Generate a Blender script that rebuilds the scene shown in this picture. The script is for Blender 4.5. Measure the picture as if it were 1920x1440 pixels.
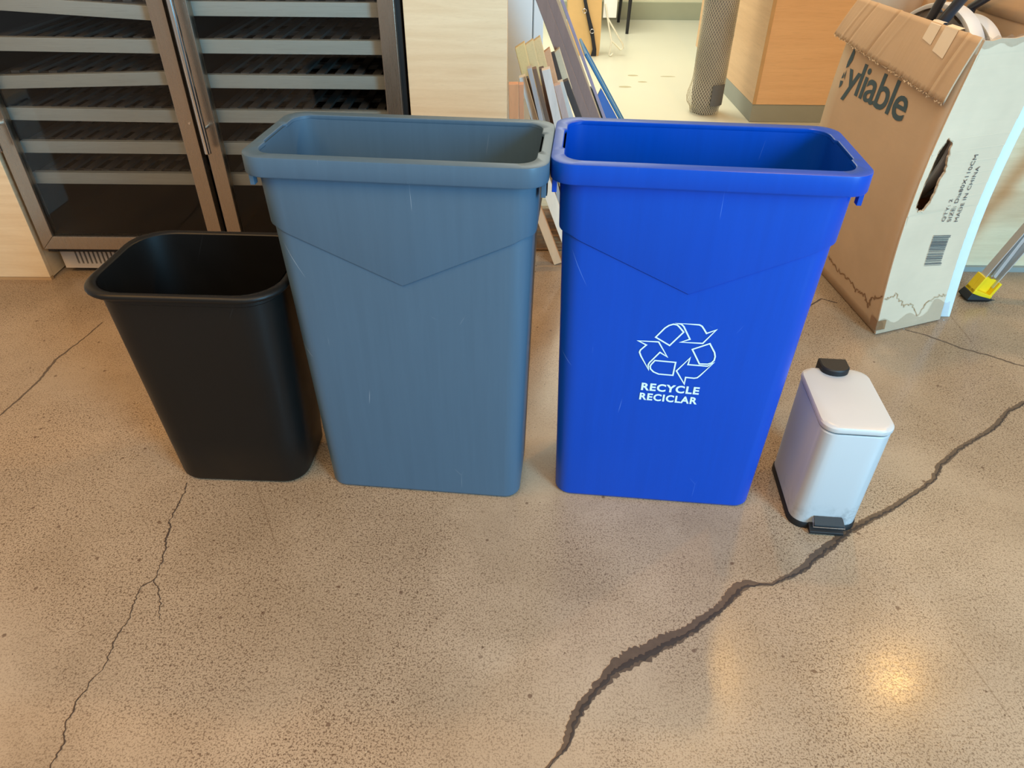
import bpy, bmesh, math, random
from mathutils import Vector, Matrix
from mathutils.geometry import tessellate_polygon

# ------------------------------------------------------------------ reset
for o in list(bpy.data.objects):
    bpy.data.objects.remove(o)
S = bpy.context.scene
COL = S.collection
random.seed(7)

# ------------------------------------------------------------------ camera
cd = bpy.data.cameras.new('camera'); cd.sensor_width = 36.0; cd.lens = 1318.125 / 1920 * 36
cd.clip_start = 0.02; cd.clip_end = 60
cam = bpy.data.objects.new('camera', cd); COL.objects.link(cam)
PITCH, ROLL, CAMH = 0.63865, 0.00921, 1.1427
_r = Vector((1, 0, 0)); _u = Vector((0, math.sin(PITCH), math.cos(PITCH))); _f = Vector((0, math.cos(PITCH), -math.sin(PITCH)))
r2 = math.cos(ROLL) * _r + math.sin(ROLL) * _u; u2 = -math.sin(ROLL) * _r + math.cos(ROLL) * _u
cam.matrix_world = Matrix(((r2.x, u2.x, -_f.x, 0), (r2.y, u2.y, -_f.y, 0), (r2.z, u2.z, -_f.z, CAMH), (0, 0, 0, 1)))
S.camera = cam

# ------------------------------------------------------------------ world, light, exposure
wd = bpy.data.worlds.new('world'); S.world = wd; wd.use_nodes = True
wd.node_tree.nodes['Background'].inputs[0].default_value = (1.0, 0.97, 0.94, 1)
wd.node_tree.nodes['Background'].inputs[1].default_value = 0.38

def area(name, loc, target, sx, sy, power, col):
    l = bpy.data.lights.new(name, 'AREA'); l.shape = 'RECTANGLE'; l.size = sx; l.size_y = sy
    l.energy = power; l.color = col
    o = bpy.data.objects.new(name, l); COL.objects.link(o); o.location = loc
    o.rotation_euler = (Vector(target) - Vector(loc)).to_track_quat('-Z', 'Y').to_euler()
    return o
area('window_daylight', (2.25, -1.60, 1.50), (0.1, 1.3, 0.35), 1.0, 1.9, 205, (0.25, 0.66, 1.0))
area('ceiling_panel_light', (-0.3, -0.5, 2.75), (-0.3, 0.2, 0), 4.4, 1.4, 86, (1.0, 0.74, 0.44))
area('left_warm_light', (-2.1, 0.45, 2.5), (-1.5, 0.7, 0), 0.9, 0.9, 22, (1.0, 0.44, 0.03))
area('back_room_ceiling_light', (0.05, 5.4, 2.7), (0.05, 5.4, 0), 1.8, 2.2, 112, (1.0, 0.98, 0.78))
for lx in (1.11, 2.26):
    l = bpy.data.lights.new('ceiling_lamp', 'POINT'); l.energy = 68; l.color = (1.0, 0.54, 0.13); l.shadow_soft_size = 0.07
    o = bpy.data.objects.new('ceiling_lamp', l); COL.objects.link(o); o.location = (lx, 2.30, 2.70)

vs = S.view_settings
vs.view_transform = 'Standard'; vs.look = 'None'; vs.gamma = 1.0; vs.use_curve_mapping = False
vs.exposure = 0.0

# ------------------------------------------------------------------ materials
def srgb(r, g, b):
    f = lambda c: (c / 255 / 12.92) if c <= 10.3 else ((c / 255 + 0.055) / 1.055) ** 2.4
    return (f(r), f(g), f(b), 1)

class NT:
    def __init__(s, name):
        s.m = bpy.data.materials.new(name); s.m.use_nodes = True
        s.t = s.m.node_tree; s.b = s.t.nodes['Principled BSDF']; s.out = s.t.nodes['Material Output']
        s._co = None
    def n(s, typ, **kw):
        nd = s.t.nodes.new(typ)
        for k, v in kw.items():
            setattr(nd, k, v)
        return nd
    def link(s, a, b): s.t.links.new(a, b)
    def co(s, scale=(1, 1, 1), rot=(0, 0, 0)):
        if s._co is None: s._co = s.n('ShaderNodeTexCoord')
        mp = s.n('ShaderNodeMapping'); mp.inputs['Scale'].default_value = scale; mp.inputs['Rotation'].default_value = rot
        s.link(s._co.outputs['Object'], mp.inputs['Vector']); return mp.outputs['Vector']
    def noise(s, scale, detail=3, rough=0.5, vec=None, dist=0):
        nd = s.n('ShaderNodeTexNoise'); nd.inputs['Scale'].default_value = scale; nd.inputs['Detail'].default_value = detail
        nd.inputs['Roughness'].default_value = rough; nd.inputs['Distortion'].default_value = dist
        s.link(vec if vec is not None else s.co(), nd.inputs['Vector']); return nd.outputs['Fac']
    def ramp(s, fac, stops):
        r = s.n('ShaderNodeValToRGB'); e = r.color_ramp.elements
        while len(e) < len(stops): e.new(0.5)
        for i, (p, c) in enumerate(stops):
            e[i].position = p; e[i].color = c if len(c) == 4 else (*c, 1)
        s.link(fac, r.inputs['Fac']); return r.outputs['Color']
    def mix(s, fac, a, b, mode='MIX'):
        m = s.n('ShaderNodeMix', data_type='RGBA', blend_type=mode)
        for sock, v in ((m.inputs[0], fac), (m.inputs[6], a), (m.inputs[7], b)):
            if hasattr(v, 'links'): s.link(v, sock)
            else: sock.default_value = v
        return m.outputs[2]
    def math(s, op, a, b=0.0):
        m = s.n('ShaderNodeMath', operation=op)
        for sock, v in ((m.inputs[0], a), (m.inputs[1], b)):
            if hasattr(v, 'links'): s.link(v, sock)
            else: sock.default_value = v
        return m.outputs[0]
    def color(s, c):
        if hasattr(c, 'links'): s.link(c, s.b.inputs['Base Color'])
        else: s.b.inputs['Base Color'].default_value = c
    def rough(s, v):
        if hasattr(v, 'links'): s.link(v, s.b.inputs['Roughness'])
        else: s.b.inputs['Roughness'].default_value = v
    def bump(s, h, strength=0.2, dist=0.001):
        b = s.n('ShaderNodeBump'); b.inputs['Strength'].default_value = strength; b.inputs['Distance'].default_value = dist
        s.link(h, b.inputs['Height']); s.link(b.outputs['Normal'], s.b.inputs['Normal'])

def mul(c, k): return (c[0] * k, c[1] * k, c[2] * k, 1)
BW = ((0, 0, 0, 1), (1, 1, 1, 1))

def plain(name, c, rough=0.5, metal=0.0, var=0.12, scale=18, bump=0.0, bscale=200, spec=0.5):
    t = NT(name)
    nz = t.noise(scale, 4)
    t.color(t.mix(nz, mul(c, 1 - var), mul(c, 1 + var)))
    t.rough(rough); t.b.inputs['Metallic'].default_value = metal; t.b.inputs['Specular IOR Level'].default_value = spec
    if bump: t.bump(t.noise(bscale, 2), bump, 0.0006)
    return t.m

def wood(name, c1, c2, grain=(1.2, 1.2, 30), rough=0.45, fine=3.0, amt=.35):
    t = NT(name)
    g1 = t.noise(1.6, 6, 0.62, t.co(grain), 0.6)
    g2 = t.noise(4 * fine, 4, 0.6, t.co((grain[0] * 2, grain[1] * 2, grain[2] * 2)))
    c = t.mix(t.ramp(g1, [(0.32, (0, 0, 0, 1)), (0.68, (1, 1, 1, 1))]), c1, c2)
    c = t.mix(t.math('MULTIPLY', t.ramp(g2, [(0.52, (0, 0, 0, 1)), (0.7, (1, 1, 1, 1))]), amt), c, mul(c1, 0.72))
    t.color(c); t.rough(rough); t.bump(g2, 0.08, 0.0005)
    return t.m

def plastic(name, c, rough=0.42, scuff=(1, 1, 1, 1), scuffamt=0.25):
    """moulded polyethylene: fine grain, faint vertical streaks and thin pale scratches"""
    t = NT(name)
    st = t.noise(6, 4, 0.6, t.co((14, 14, 0.6)))
    c0 = t.mix(st, mul(c, 0.90), mul(c, 1.10))
    w1 = t.noise(5, 2, 0.5, t.co((1, 1, 1)), 0.8)
    sc = t.n('ShaderNodeTexVoronoi', feature='DISTANCE_TO_EDGE'); sc.inputs['Scale'].default_value = 9.0
    t.link(t.co((1, 1, 0.35), (0.2, 0.3, 0.6)), sc.inputs['Vector'])
    line = t.ramp(sc.outputs['Distance'], [(0.0, (1, 1, 1, 1)), (0.0035, (0, 0, 0, 1))])
    gate = t.ramp(t.noise(7, 2), [(0.62, (0, 0, 0, 1)), (0.68, (1, 1, 1, 1))])
    t.color(t.mix(t.math('MULTIPLY', t.math('MULTIPLY', line, gate), scuffamt), c0, scuff))
    t.rough(t.ramp(w1, [(0.3, (rough - 0.05,) * 3), (0.7, (rough + 0.08,) * 3)]))
    t.bump(t.noise(420, 2), 0.10, 0.0004); t.b.inputs['Specular IOR Level'].default_value = 0.3
    return t.m

def concrete(name):
    t = NT(name)
    big = t.noise(0.9, 4, 0.55, t.co((1, 1, 1)), 0.5)
    med = t.noise(3.2, 5, 0.6, None, 0.4)
    c = t.mix(t.ramp(big, [(0.35, (0, 0, 0, 1)), (0.65, (1, 1, 1, 1))]), srgb(164, 143, 118), srgb(182, 162, 138))
    c = t.mix(t.ramp(med, [(0.42, (0, 0, 0, 1)), (0.75, (1, 1, 1, 1))]), c, srgb(148, 129, 106))
    # exposed sand and small aggregate, in drifting patches
    patch = t.ramp(t.noise(1.5, 6, 0.62, t.co((1, 1, 1), (0, 0, 0.7)), 0.5), [(0.36, (0.22,) * 3), (0.58, (1,) * 3)])
    s1 = t.ramp(t.noise(300, 2, 0.6), [(0.40, (1, 1, 1, 1)), (0.48, (0, 0, 0, 1))])
    s2 = t.ramp(t.noise(170, 3, 0.6), [(0.36, (1, 1, 1, 1)), (0.42, (0, 0, 0, 1))])
    s4 = t.ramp(t.noise(75, 3, 0.65), [(0.28, (1, 1, 1, 1)), (0.32, (0, 0, 0, 1))])
    s3 = t.ramp(t.noise(310, 1, 0.5), [(0.62, (0, 0, 0, 1)), (0.74, (1, 1, 1, 1))])
    fine = t.math('MULTIPLY', t.math('MAXIMUM', t.math('MULTIPLY', s1, 0.85), s2), patch)
    dark = t.math('MAXIMUM', fine, s4)
    c = t.mix(t.math('MULTIPLY', patch, 0.30), c, srgb(132, 106, 80))
    c = t.mix(t.math('MULTIPLY', dark, 0.85), c, srgb(80, 58, 42))
    c = t.mix(t.math('MULTIPLY', t.math('MULTIPLY', s3, patch), 0.40), c, srgb(208, 190, 160))
    # single darker pebbles and pits
    v = t.n('ShaderNodeTexVoronoi'); v.inputs['Scale'].default_value = 24; v.inputs['Randomness'].default_value = 1
    t.link(t.co(), v.inputs['Vector'])
    peb = t.ramp(v.outputs['Distance'], [(0.07, (1, 1, 1, 1)), (0.12, (0, 0, 0, 1))])
    sep = t.n('ShaderNodeSeparateColor'); t.link(v.outputs['Color'], sep.inputs[0])
    pg = t.ramp(sep.outputs[0], [(0.72, (0, 0, 0, 1)), (0.76, (1, 1, 1, 1))])
    c = t.mix(t.math('MULTIPLY', t.math('MULTIPLY', peb, pg), 0.7), c, srgb(82, 58, 44))
    # hairline scuffs
    e = t.n('ShaderNodeTexVoronoi', feature='DISTANCE_TO_EDGE'); e.inputs['Scale'].default_value = 1.9
    t.link(t.co((1, 0.6, 1), (0, 0, 0.5)), e.inputs['Vector'])
    ln = t.ramp(e.outputs['Distance'], [(0.0, (1, 1, 1, 1)), (0.0022, (0, 0, 0, 1))])
    lg = t.ramp(t.noise(2.3, 2), [(0.55, (0, 0, 0, 1)), (0.62, (1, 1, 1, 1))])
    c = t.mix(t.math('MULTIPLY', t.math('MULTIPLY', ln, lg), 0.45), c, srgb(96, 72, 52))
    t.color(c)
    t.rough(t.ramp(t.noise(14, 4), [(0.3, (0.14,) * 3), (0.7, (0.21,) * 3)]))
    t.b.inputs['Specular IOR Level'].default_value = 0.21
    t.bump(t.math('SUBTRACT', t.noise(60, 3), t.math('MULTIPLY', dark, 0.6)), 0.10, 0.0008)
    return t.m

def steel(name, c, rough=0.33, stretch=(60, 60, 1.2), metal=1.0):
    t = NT(name)
    g = t.noise(12, 4, 0.6, t.co(stretch))
    t.color(t.mix(g, mul(c, 0.96), mul(c, 1.03))); t.b.inputs['Metallic'].default_value = metal
    t.rough(t.ramp(g, [(0.3, (rough - 0.05,) * 3), (0.7, (rough + 0.08,) * 3)]))
    return t.m

def tinted_glass(name, tint=(0.86, 0.86, 0.85, 1)):
    t = NT(name); t.t.nodes.remove(t.b)
    tr = t.n('ShaderNodeBsdfTransparent')
    nz = t.noise(1.2, 2)
    t.link(t.mix(nz, mul(tint, 0.94), tint), tr.inputs['Color'])
    gl = t.n('ShaderNodeBsdfGlossy'); gl.inputs['Roughness'].default_value = 0.03
    fr = t.n('ShaderNodeFresnel'); fr.inputs['IOR'].default_value = 1.34
    mx = t.n('ShaderNodeMixShader'); t.link(fr.outputs[0], mx.inputs[0]); t.link(tr.outputs[0], mx.inputs[1]); t.link(gl.outputs[0], mx.inputs[2])
    t.link(mx.outputs[0], t.out.inputs['Surface'])
    return t.m

def clear_film(name):
    t = NT(name); t.t.nodes.remove(t.b)
    tr = t.n('ShaderNodeBsdfTransparent'); tr.inputs['Color'].default_value = (0.93, 0.93, 0.92, 1)
    gl = t.n('ShaderNodeBsdfGlossy'); gl.inputs['Roughness'].default_value = 0.12
    b = t.n('ShaderNodeBump'); b.inputs['Strength'].default_value = 0.8; b.inputs['Distance'].default_value = 0.004
    t.link(t.noise(70, 3), b.inputs['Height']); t.link(b.outputs[0], gl.inputs['Normal'])
    mx = t.n('ShaderNodeMixShader'); mx.inputs[0].default_value = 0.16
    t.link(tr.outputs[0], mx.inputs[1]); t.link(gl.outputs[0], mx.inputs[2]); t.link(mx.outputs[0], t.out.inputs['Surface'])
    return t.m

def cardboard(name, c):
    t = NT(name)
    fl = t.noise(8, 3, 0.6, t.co((2, 2, 22)))
    bl = t.noise(3.5, 4, 0.6)
    cc = t.mix(t.ramp(bl, [(0.3, (0, 0, 0, 1)), (0.7, (1, 1, 1, 1))]), mul(c, 0.88), mul(c, 1.06))
    cc = t.mix(t.math('MULTIPLY', fl, 0.25), cc, mul(c, 0.78))
    t.color(cc); t.rough(0.75); t.b.inputs['Specular IOR Level'].default_value = 0.25
    t.bump(fl, 0.12, 0.001)
    return t.m

M = {}
M['concrete'] = concrete('polished_concrete')
M['crack_fill'] = plain('crack_filler', srgb(84, 68, 54), 0.55, var=0.35, scale=60, bump=0.3, bscale=150)
M['crack_dark'] = plain('crack_dark', srgb(52, 42, 36), 0.7, var=0.3, scale=80)
M['hairline'] = plain('hairline_crack', srgb(66, 50, 38), 0.8, var=0.3, scale=90)
M['back_floor'] = plain('pale_coated_floor', srgb(206, 205, 188), 0.30, var=0.04, scale=2.2)
M['oak'] = wood('pale_oak_laminate', srgb(222, 194, 154), srgb(234, 210, 172), (2.2, 2.2, 34), amt=.22)
M['oak_edge'] = plain('oak_edging', srgb(186, 152, 110), 0.5)
M['orange_wood'] = wood('honey_veneer', srgb(212, 172, 132), srgb(224, 186, 146), (0.6, 0.6, 14), 0.4)
M['plinth'] = plain('grey_vinyl_plinth', srgb(146, 150, 144), 0.5, var=0.06)
M['back_wall'] = plain('pale_wall_paint', srgb(220, 220, 196), 0.6, var=0.03)
M['cove'] = plain('grey_green_cove_base', srgb(160, 166, 146), 0.5, var=0.05)
M['mat'] = wood('brown_ribbed_sheet', srgb(112, 84, 58), srgb(150, 118, 84), (14, 3, 3), 0.7)
M['steel'] = steel('brushed_steel', srgb(172, 158, 142), 0.28, metal=0.9)
M['chrome'] = steel('polished_steel', srgb(215, 210, 205), 0.16)
M['cooler_black'] = plain('black_liner', srgb(26, 23, 21), 0.6)
M['glass'] = tinted_glass('smoked_glass')
M['shelf_front'] = wood('greyed_beech_front', srgb(212, 206, 192), srgb(222, 216, 204), (0.7, 0.7, 20), 0.55)
M['slat'] = plain('dark_beech_slat', srgb(104, 97, 92), 0.6)
M['grille'] = plain('beige_grille', srgb(196, 182, 166), 0.5)
M['grey_plastic'] = plastic('slate_grey_plastic', srgb(72, 94, 112), 0.40, srgb(190, 195, 200), 0.5)
M['blue_plastic'] = plastic('royal_blue_plastic', srgb(0, 64, 165), 0.36, srgb(120, 160, 230), 0.5)
M['black_plastic'] = plastic('black_plastic', srgb(15, 14, 13), 0.42, srgb(120, 120, 120), 0.05)
M['print_white'] = plain('white_print', srgb(206, 224, 228), 0.5, var=0.03)
M['white_paint'] = plain('white_enamel', srgb(186, 184, 181), 0.32, var=0.02)
M['can_scuffed'] = None
M['rubber'] = plain('black_rubber', srgb(13, 13, 15), 0.55, var=0.1, bump=0.2, bscale=500)
M['card'] = cardboard('brown_cardboard', srgb(204, 176, 144))
M['card_in'] = cardboard('cardboard_inside', srgb(198, 168, 136))
M['card_lit'] = cardboard('window_lit_cardboard', srgb(222, 198, 168))  # same cardboard, made paler for the window light on the box front
M['card_edge'] = plain('torn_card_fibre', srgb(205, 186, 158), 0.9, var=0.3, scale=200)
M['ink'] = plain('slate_ink', srgb(62, 84, 92), 0.7, var=0.1)
M['ink_dark'] = plain('dark_ink', srgb(66, 66, 70), 0.7, var=0.1)
M['stain'] = plain('water_stain_line', srgb(178, 152, 116), 0.8, var=0.2, scale=60)
M['stain_dark'] = plain('water_stain_line_dark', srgb(142, 108, 76), 0.8, var=0.2, scale=60)
M['tape'] = plain('masking_tape', srgb(226, 210, 186), 0.6, var=0.05, bump=0.2, bscale=120)
M['film'] = clear_film('clear_packing_tape')
M['foam'] = plain('white_foam', srgb(214, 226, 230), 0.6, var=0.04, scale=40)
M['alu'] = steel('aluminium', srgb(205, 203, 200), 0.36, (1.2, 60, 60), 0.6)
M['yellow'] = plain('yellow_plastic', srgb(236, 200, 20), 0.42, var=0.06)
M['dark_metal'] = plain('dark_grey_tube', srgb(52, 54, 60), 0.4)
M['white_shell'] = plain('white_shell_plastic', srgb(205, 206, 206), 0.45, var=0.03)
M['ridge'] = plain('grey_ridged_insert', srgb(120, 114, 108), 0.6, var=0.25, scale=40)
M['kraft'] = cardboard('kraft_paper', srgb(222, 184, 126))
M['black_cloth'] = plain('black_strap', srgb(30, 32, 40), 0.8)
M['white_wire'] = plain('white_wire', srgb(232, 230, 214), 0.5)
M['black_leg'] = plain('black_leg_paint', srgb(26, 28, 32), 0.5)
M['net'] = plain('pale_netting', srgb(206, 198, 174), 0.6, var=0.1)
M['net_core'] = plain('grey_roll', srgb(128, 122, 114), 0.7, var=0.2, scale=60, bump=0.5, bscale=120)
M['net_tag'] = plain('dark_grey_card', srgb(92, 92, 92), 0.7, var=0.08)
M['blue_metal'] = plain('blue_painted_metal', srgb(60, 120, 168), 0.45)
M['purple'] = plain('lavender_aluminium', srgb(150, 140, 160), 0.4)
M['white_board'] = plain('white_panel', srgb(240, 244, 245), 0.45, var=0.03)

# scuffed white enamel of the pedal can: grey grime with its own shape low on the front
t = NT('white_enamel_scuffed')
co = t.n('ShaderNodeTexCoord'); sp = t.n('ShaderNodeSeparateXYZ'); t.link(co.outputs['Object'], sp.inputs[0])
zone = t.math('MULTIPLY', t.ramp(sp.outputs['Z'], [(0.030, (1,) * 3), (0.085, (0,) * 3)]),
              t.math('MULTIPLY', t.ramp(sp.outputs['X'], [(0.0, (0.35,) * 3), (0.05, (1,) * 3)]), t.ramp(sp.outputs['Y'], [(0.0, (1,) * 3), (0.001, (0,) * 3)])))
gr = t.ramp(t.noise(55, 5, 0.7), [(0.46, (0,) * 3), (0.66, (1,) * 3)])
t.color(t.mix(t.math('MULTIPLY', t.math('MULTIPLY', zone, gr), 0.7), srgb(174, 177, 178), srgb(84, 86, 88)))
t.rough(0.32)
M['can_scuffed'] = t.m

# ------------------------------------------------------------------ mesh helpers
def mesh_obj(name, verts, faces, mat, parent=None, smooth=None, org=None, bevel=0.0, bseg=2, solid=0.0):
    """verts in the parent's space (or world space with org = base point)"""
    me = bpy.data.meshes.new(name)
    if org is not None:
        verts = [(v[0] - org[0], v[1] - org[1], v[2] - org[2]) for v in verts]
    me.from_pydata([tuple(v) for v in verts], [], faces); me.validate(); me.update()
    bm = bmesh.new(); bm.from_mesh(me); bmesh.ops.recalc_face_normals(bm, faces=bm.faces); bm.to_mesh(me); bm.free()
    if isinstance(mat, str): mat = M[mat]
    me.materials.append(mat)
    o = bpy.data.objects.new(name, me); COL.objects.link(o)
    if org is not None and parent is None: o.location = org
    if parent is not None: o.parent = parent
    if solid:
        md = o.modifiers.new('thickness', 'SOLIDIFY'); md.thickness = solid; md.offset = 0
    if bevel:
        md = o.modifiers.new('edge', 'BEVEL'); md.width = bevel; md.segments = bseg; md.limit_method = 'ANGLE'; md.angle_limit = math.radians(40)
    if smooth is not None:
        for pl in me.polygons: pl.use_smooth = True
        me.set_sharp_from_angle(angle=math.radians(smooth))
    return o

class MB:
    def __init__(s): s.v = []; s.f = []
    def add(s, vs, fs):
        k = len(s.v); s.v += [tuple(v) for v in vs]; s.f += [tuple(i + k for i in f) for f in fs]; return s
    def box(s, x0, x1, y0, y1, z0, z1):
        return s.add([(x0, y0, z0), (x1, y0, z0), (x1, y1, z0), (x0, y1, z0), (x0, y0, z1), (x1, y0, z1), (x1, y1, z1), (x0, y1, z1)],
                     [(0, 3, 2, 1), (4, 5, 6, 7), (0, 1, 5, 4), (1, 2, 6, 5), (2, 3, 7, 6), (3, 0, 4, 7)])
    def hexa(s, p):   # bottom 4 then top 4
        return s.add(p, [(0, 3, 2, 1), (4, 5, 6, 7), (0, 1, 5, 4), (1, 2, 6, 5), (2, 3, 7, 6), (3, 0, 4, 7)])
    def tube(s, pts, r, n=10, caps=True):
        pts = [Vector(p) for p in pts]; rings = []
        prev = None
        for i, p in enumerate(pts):
            a = pts[max(i - 1, 0)]; b = pts[min(i + 1, len(pts) - 1)]
            d = (b - a).normalized()
            if prev is None:
                q = Vector((0, 0, 1)) if abs(d.z) < 0.9 else Vector((1, 0, 0))
                e1 = d.cross(q).normalized()
            else:
                e1 = (prev - d * prev.dot(d)).normalized()
            prev = e1; e2 = d.cross(e1)
            rr = r[i] if isinstance(r, (list, tuple)) else r
            rings.append([p + rr * (math.cos(2 * math.pi * k / n) * e1 + math.sin(2 * math.pi * k / n) * e2) for k in range(n)])
        s.loft(rings, caps); return s
    def loft(s, rings, caps=(False, False)):
        if isinstance(caps, bool): caps = (caps, caps)
        n = len(rings[0]); vs = [v for r in rings for v in r]; fs = []
        for i in range(len(rings) - 1):
            for k in range(n):
                fs.append((i * n + k, i * n + (k + 1) % n, (i + 1) * n + (k + 1) % n, (i + 1) * n + k))
        if caps[0]: fs.append(tuple(range(n))[::-1])
        if caps[1]: fs.append(tuple(range((len(rings) - 1) * n, len(rings) * n)))
        return s.add(vs, fs)
    def build(s, name, mat, parent=None, **kw): return mesh_obj(name, s.v, s.f, mat, parent, **kw)

def tag(o, label=None, cat=None, group=None, kind=None):
    if label: o['label'] = label
    if cat: o['category'] = cat
    if group: o['group'] = group
    if kind: o['kind'] = kind
    return o
def thing(name, label, cat, loc=(0, 0, 0), rz=0.0, group=None):
    o = bpy.data.objects.new(name, None); COL.objects.link(o); o.location = loc; o.rotation_euler = (0, 0, rz); o.empty_display_size = 0.1
    return tag(o, label, cat, group)
def structure(o): o['kind'] = 'structure'; return o

def rrect(hx, hy, r, n=7, mx=8, my=6, zf=0.0, jog=None):
    """rounded rectangle, counter-clockwise from the front-left; n steps per corner, mx / my pieces per straight side"""
    pts = []
    r = min(r, hx - 1e-4, hy - 1e-4)
    cs = [(hx - r, -hy + r, -90), (hx - r, hy - r, 0), (-hx + r, hy - r, 90), (-hx + r, -hy + r, 180)]
    sides = [((-hx + r, -hy), (hx - r, -hy), mx), ((hx, -hy + r), (hx, hy - r), my), ((hx - r, hy), (-hx + r, hy), mx), ((-hx, hy - r), (-hx, -hy + r), my)]
    for (a, b, m), (cx, cy, a0) in zip(sides, cs):
        for i in range(m): pts.append((a[0] + (b[0] - a[0]) * i / m, a[1] + (b[1] - a[1]) * i / m))
        for i in range(n): 
            t_ = math.radians(a0 + 90 * i / n); pts.append((cx + r * math.cos(t_), cy + r * math.sin(t_)))
    if jog:
        k = n + mx
        q = []
        for (x, y) in pts:
            if abs(abs(x) - hx) < 1e-6 and abs(y) < jog[0]: x = math.copysign(hx + jog[1], x)
            q.append((x, y))
        pts = q
    if callable(zf): return [Vector((x, y, zf(x, y))) for x, y in pts]
    return [Vector((x, y, zf)) for x, y in pts]

def text_mesh(body, size=1.0, offset=0.0, spacing=1.0):
    """flat glyph outlines from the built-in font, as vertices and faces with the lower left at 0,0 and the bounds"""
    cu = bpy.data.curves.new('glyphs', 'FONT'); cu.body = body; cu.size = size; cu.offset = offset; cu.space_character = spacing
    cu.resolution_u = 4; cu.fill_mode = 'FRONT'
    o = bpy.data.objects.new('glyphs', cu); COL.objects.link(o)
    dg = bpy.context.evaluated_depsgraph_get(); dg.update()
    me = bpy.data.meshes.new_from_object(o.evaluated_get(dg))
    v = [tuple(q.co) for q in me.vertices]; f = [tuple(pl.vertices) for pl in me.polygons]
    bpy.data.objects.remove(o); bpy.data.curves.remove(cu); bpy.data.meshes.remove(me)
    x0 = min(a[0] for a in v); x1 = max(a[0] for a in v); y0 = min(a[1] for a in v); y1 = max(a[1] for a in v)
    return [((a[0] - x0) / (x1 - x0), (a[1] - y0) / (y1 - y0)) for a in v], f, (x1 - x0) / (y1 - y0)

# ================================================================== SETTING
floor = structure(mesh_obj('floor', [(-4, -3, 0), (4, -3, 0), (4, 2.78, 0), (-4, 2.78, 0), (-4, -3, -.05), (4, -3, -.05), (4, 2.78, -.05), (-4, 2.78, -.05)],
    [(0, 1, 2, 3), (7, 6, 5, 4), (0, 4, 5, 1), (1, 5, 6, 2), (2, 6, 7, 3), (3, 7, 4, 0)], 'concrete'))
floor['label'] = 'polished speckled brown concrete floor with long cracks'

def ribbon(name, pts, mat, z, wob=0.25, step=0.006, wmul=1.0, shift=0.0, jag=0.0):
    """ragged strip that follows a crack: x, y, width"""
    P = []
    for (a, b) in zip(pts[:-1], pts[1:]):
        L = math.hypot(b[0] - a[0], b[1] - a[1]); m = max(1, int(L / step))
        for i in range(m):
            f = i / m; P.append([a[j] + (b[j] - a[j]) * f for j in range(3)])
    P.append(list(pts[-1]))
    vs = []; ph = random.random() * 9
    jx = jy = 0
    for i, (x, y, w) in enumerate(P):
        a = P[max(i - 1, 0)]; b = P[min(i + 1, len(P) - 1)]
        d = Vector((b[0] - a[0], b[1] - a[1])); d.normalize(); n = Vector((-d.y, d.x))
        jx = 0.6 * jx + random.uniform(-jag, jag)
        c = Vector((x, y)) + n * (jx + shift * w)
        w1 = w * wmul * 0.5 * (1 + random.uniform(-wob, wob)); w2 = w * wmul * 0.5 * (1 + random.uniform(-wob, wob))
        vs += [(c.x + n.x * w1, c.y + n.y * w1, z), (c.x, c.y, z + 0.0002), (c.x - n.x * w2, c.y - n.y * w2, z)]
    fs = []
    for i in range(len(P) - 1):
        k = 3 * i; fs += [(k, k + 1, k + 4, k + 3), (k + 1, k + 2, k + 5, k + 4)]
    return mesh_obj(name, vs, fs, mat, floor)

MAIN = [(-0.22, -0.25, .003), (-0.16, -0.05, .004), (-0.12, 0.12, .003), (-0.04, 0.30, .005), (0.0, 0.42, .004), (0.03, 0.495, .004), (0.064, 0.532, 0.0049), (0.077, 0.546, 0.0058), (0.092, 0.561, 0.0105), (0.099, 0.582, 0.0154), (0.105, 0.6, 0.0181), (0.124, 0.631, 0.0185), (0.142, 0.65, 0.0161), (0.159, 0.669, 0.0199), (0.185, 0.699, 0.0268), (0.22, 0.72, 0.0351), (0.245, 0.73, 0.033), (0.261, 0.74, 0.0303), (0.292, 0.756, 0.0297), (0.323, 0.771, 0.0232), (0.346, 0.785, 0.0234), (0.363, 0.798, 0.0206), (0.389, 0.817, 0.0179), (0.407, 0.829, 0.018), (0.431, 0.855, 0.0234), (0.446, 0.874, 0.0257), (0.469, 0.882, 0.0175), (0.489, 0.883, 0.0093), (0.52, 0.883, 0.0067), (0.552, 0.901, 0.0125), (0.573, 0.911, 0.0136), (0.596, 0.924, 0.0169), (0.618, 0.944, 0.0182), (0.64, 0.961, 0.0205), (0.678, 0.989, 0.0186), (0.717, 1.022, 0.0201), (0.76, 1.045, 0.0169), (0.811, 1.072, 0.0149), (0.865, 1.104, 0.0116), (0.915, 1.137, 0.0097), (0.979, 1.181, 0.0111), (1.018, 1.232, 0.0139), (1.097, 1.293, 0.0117), (1.156, 1.33, 0.0106), (1.22, 1.37, 0.0122), (1.266, 1.409, 0.0124), (1.293, 1.438, 0.0111), (1.391, 1.494, 0.0114), (1.6, 1.6, .01), (1.78, 1.72, .008), (1.95, 1.78, .006), (2.2, 1.95, .005), (2.45, 2.02, .003)]
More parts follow.
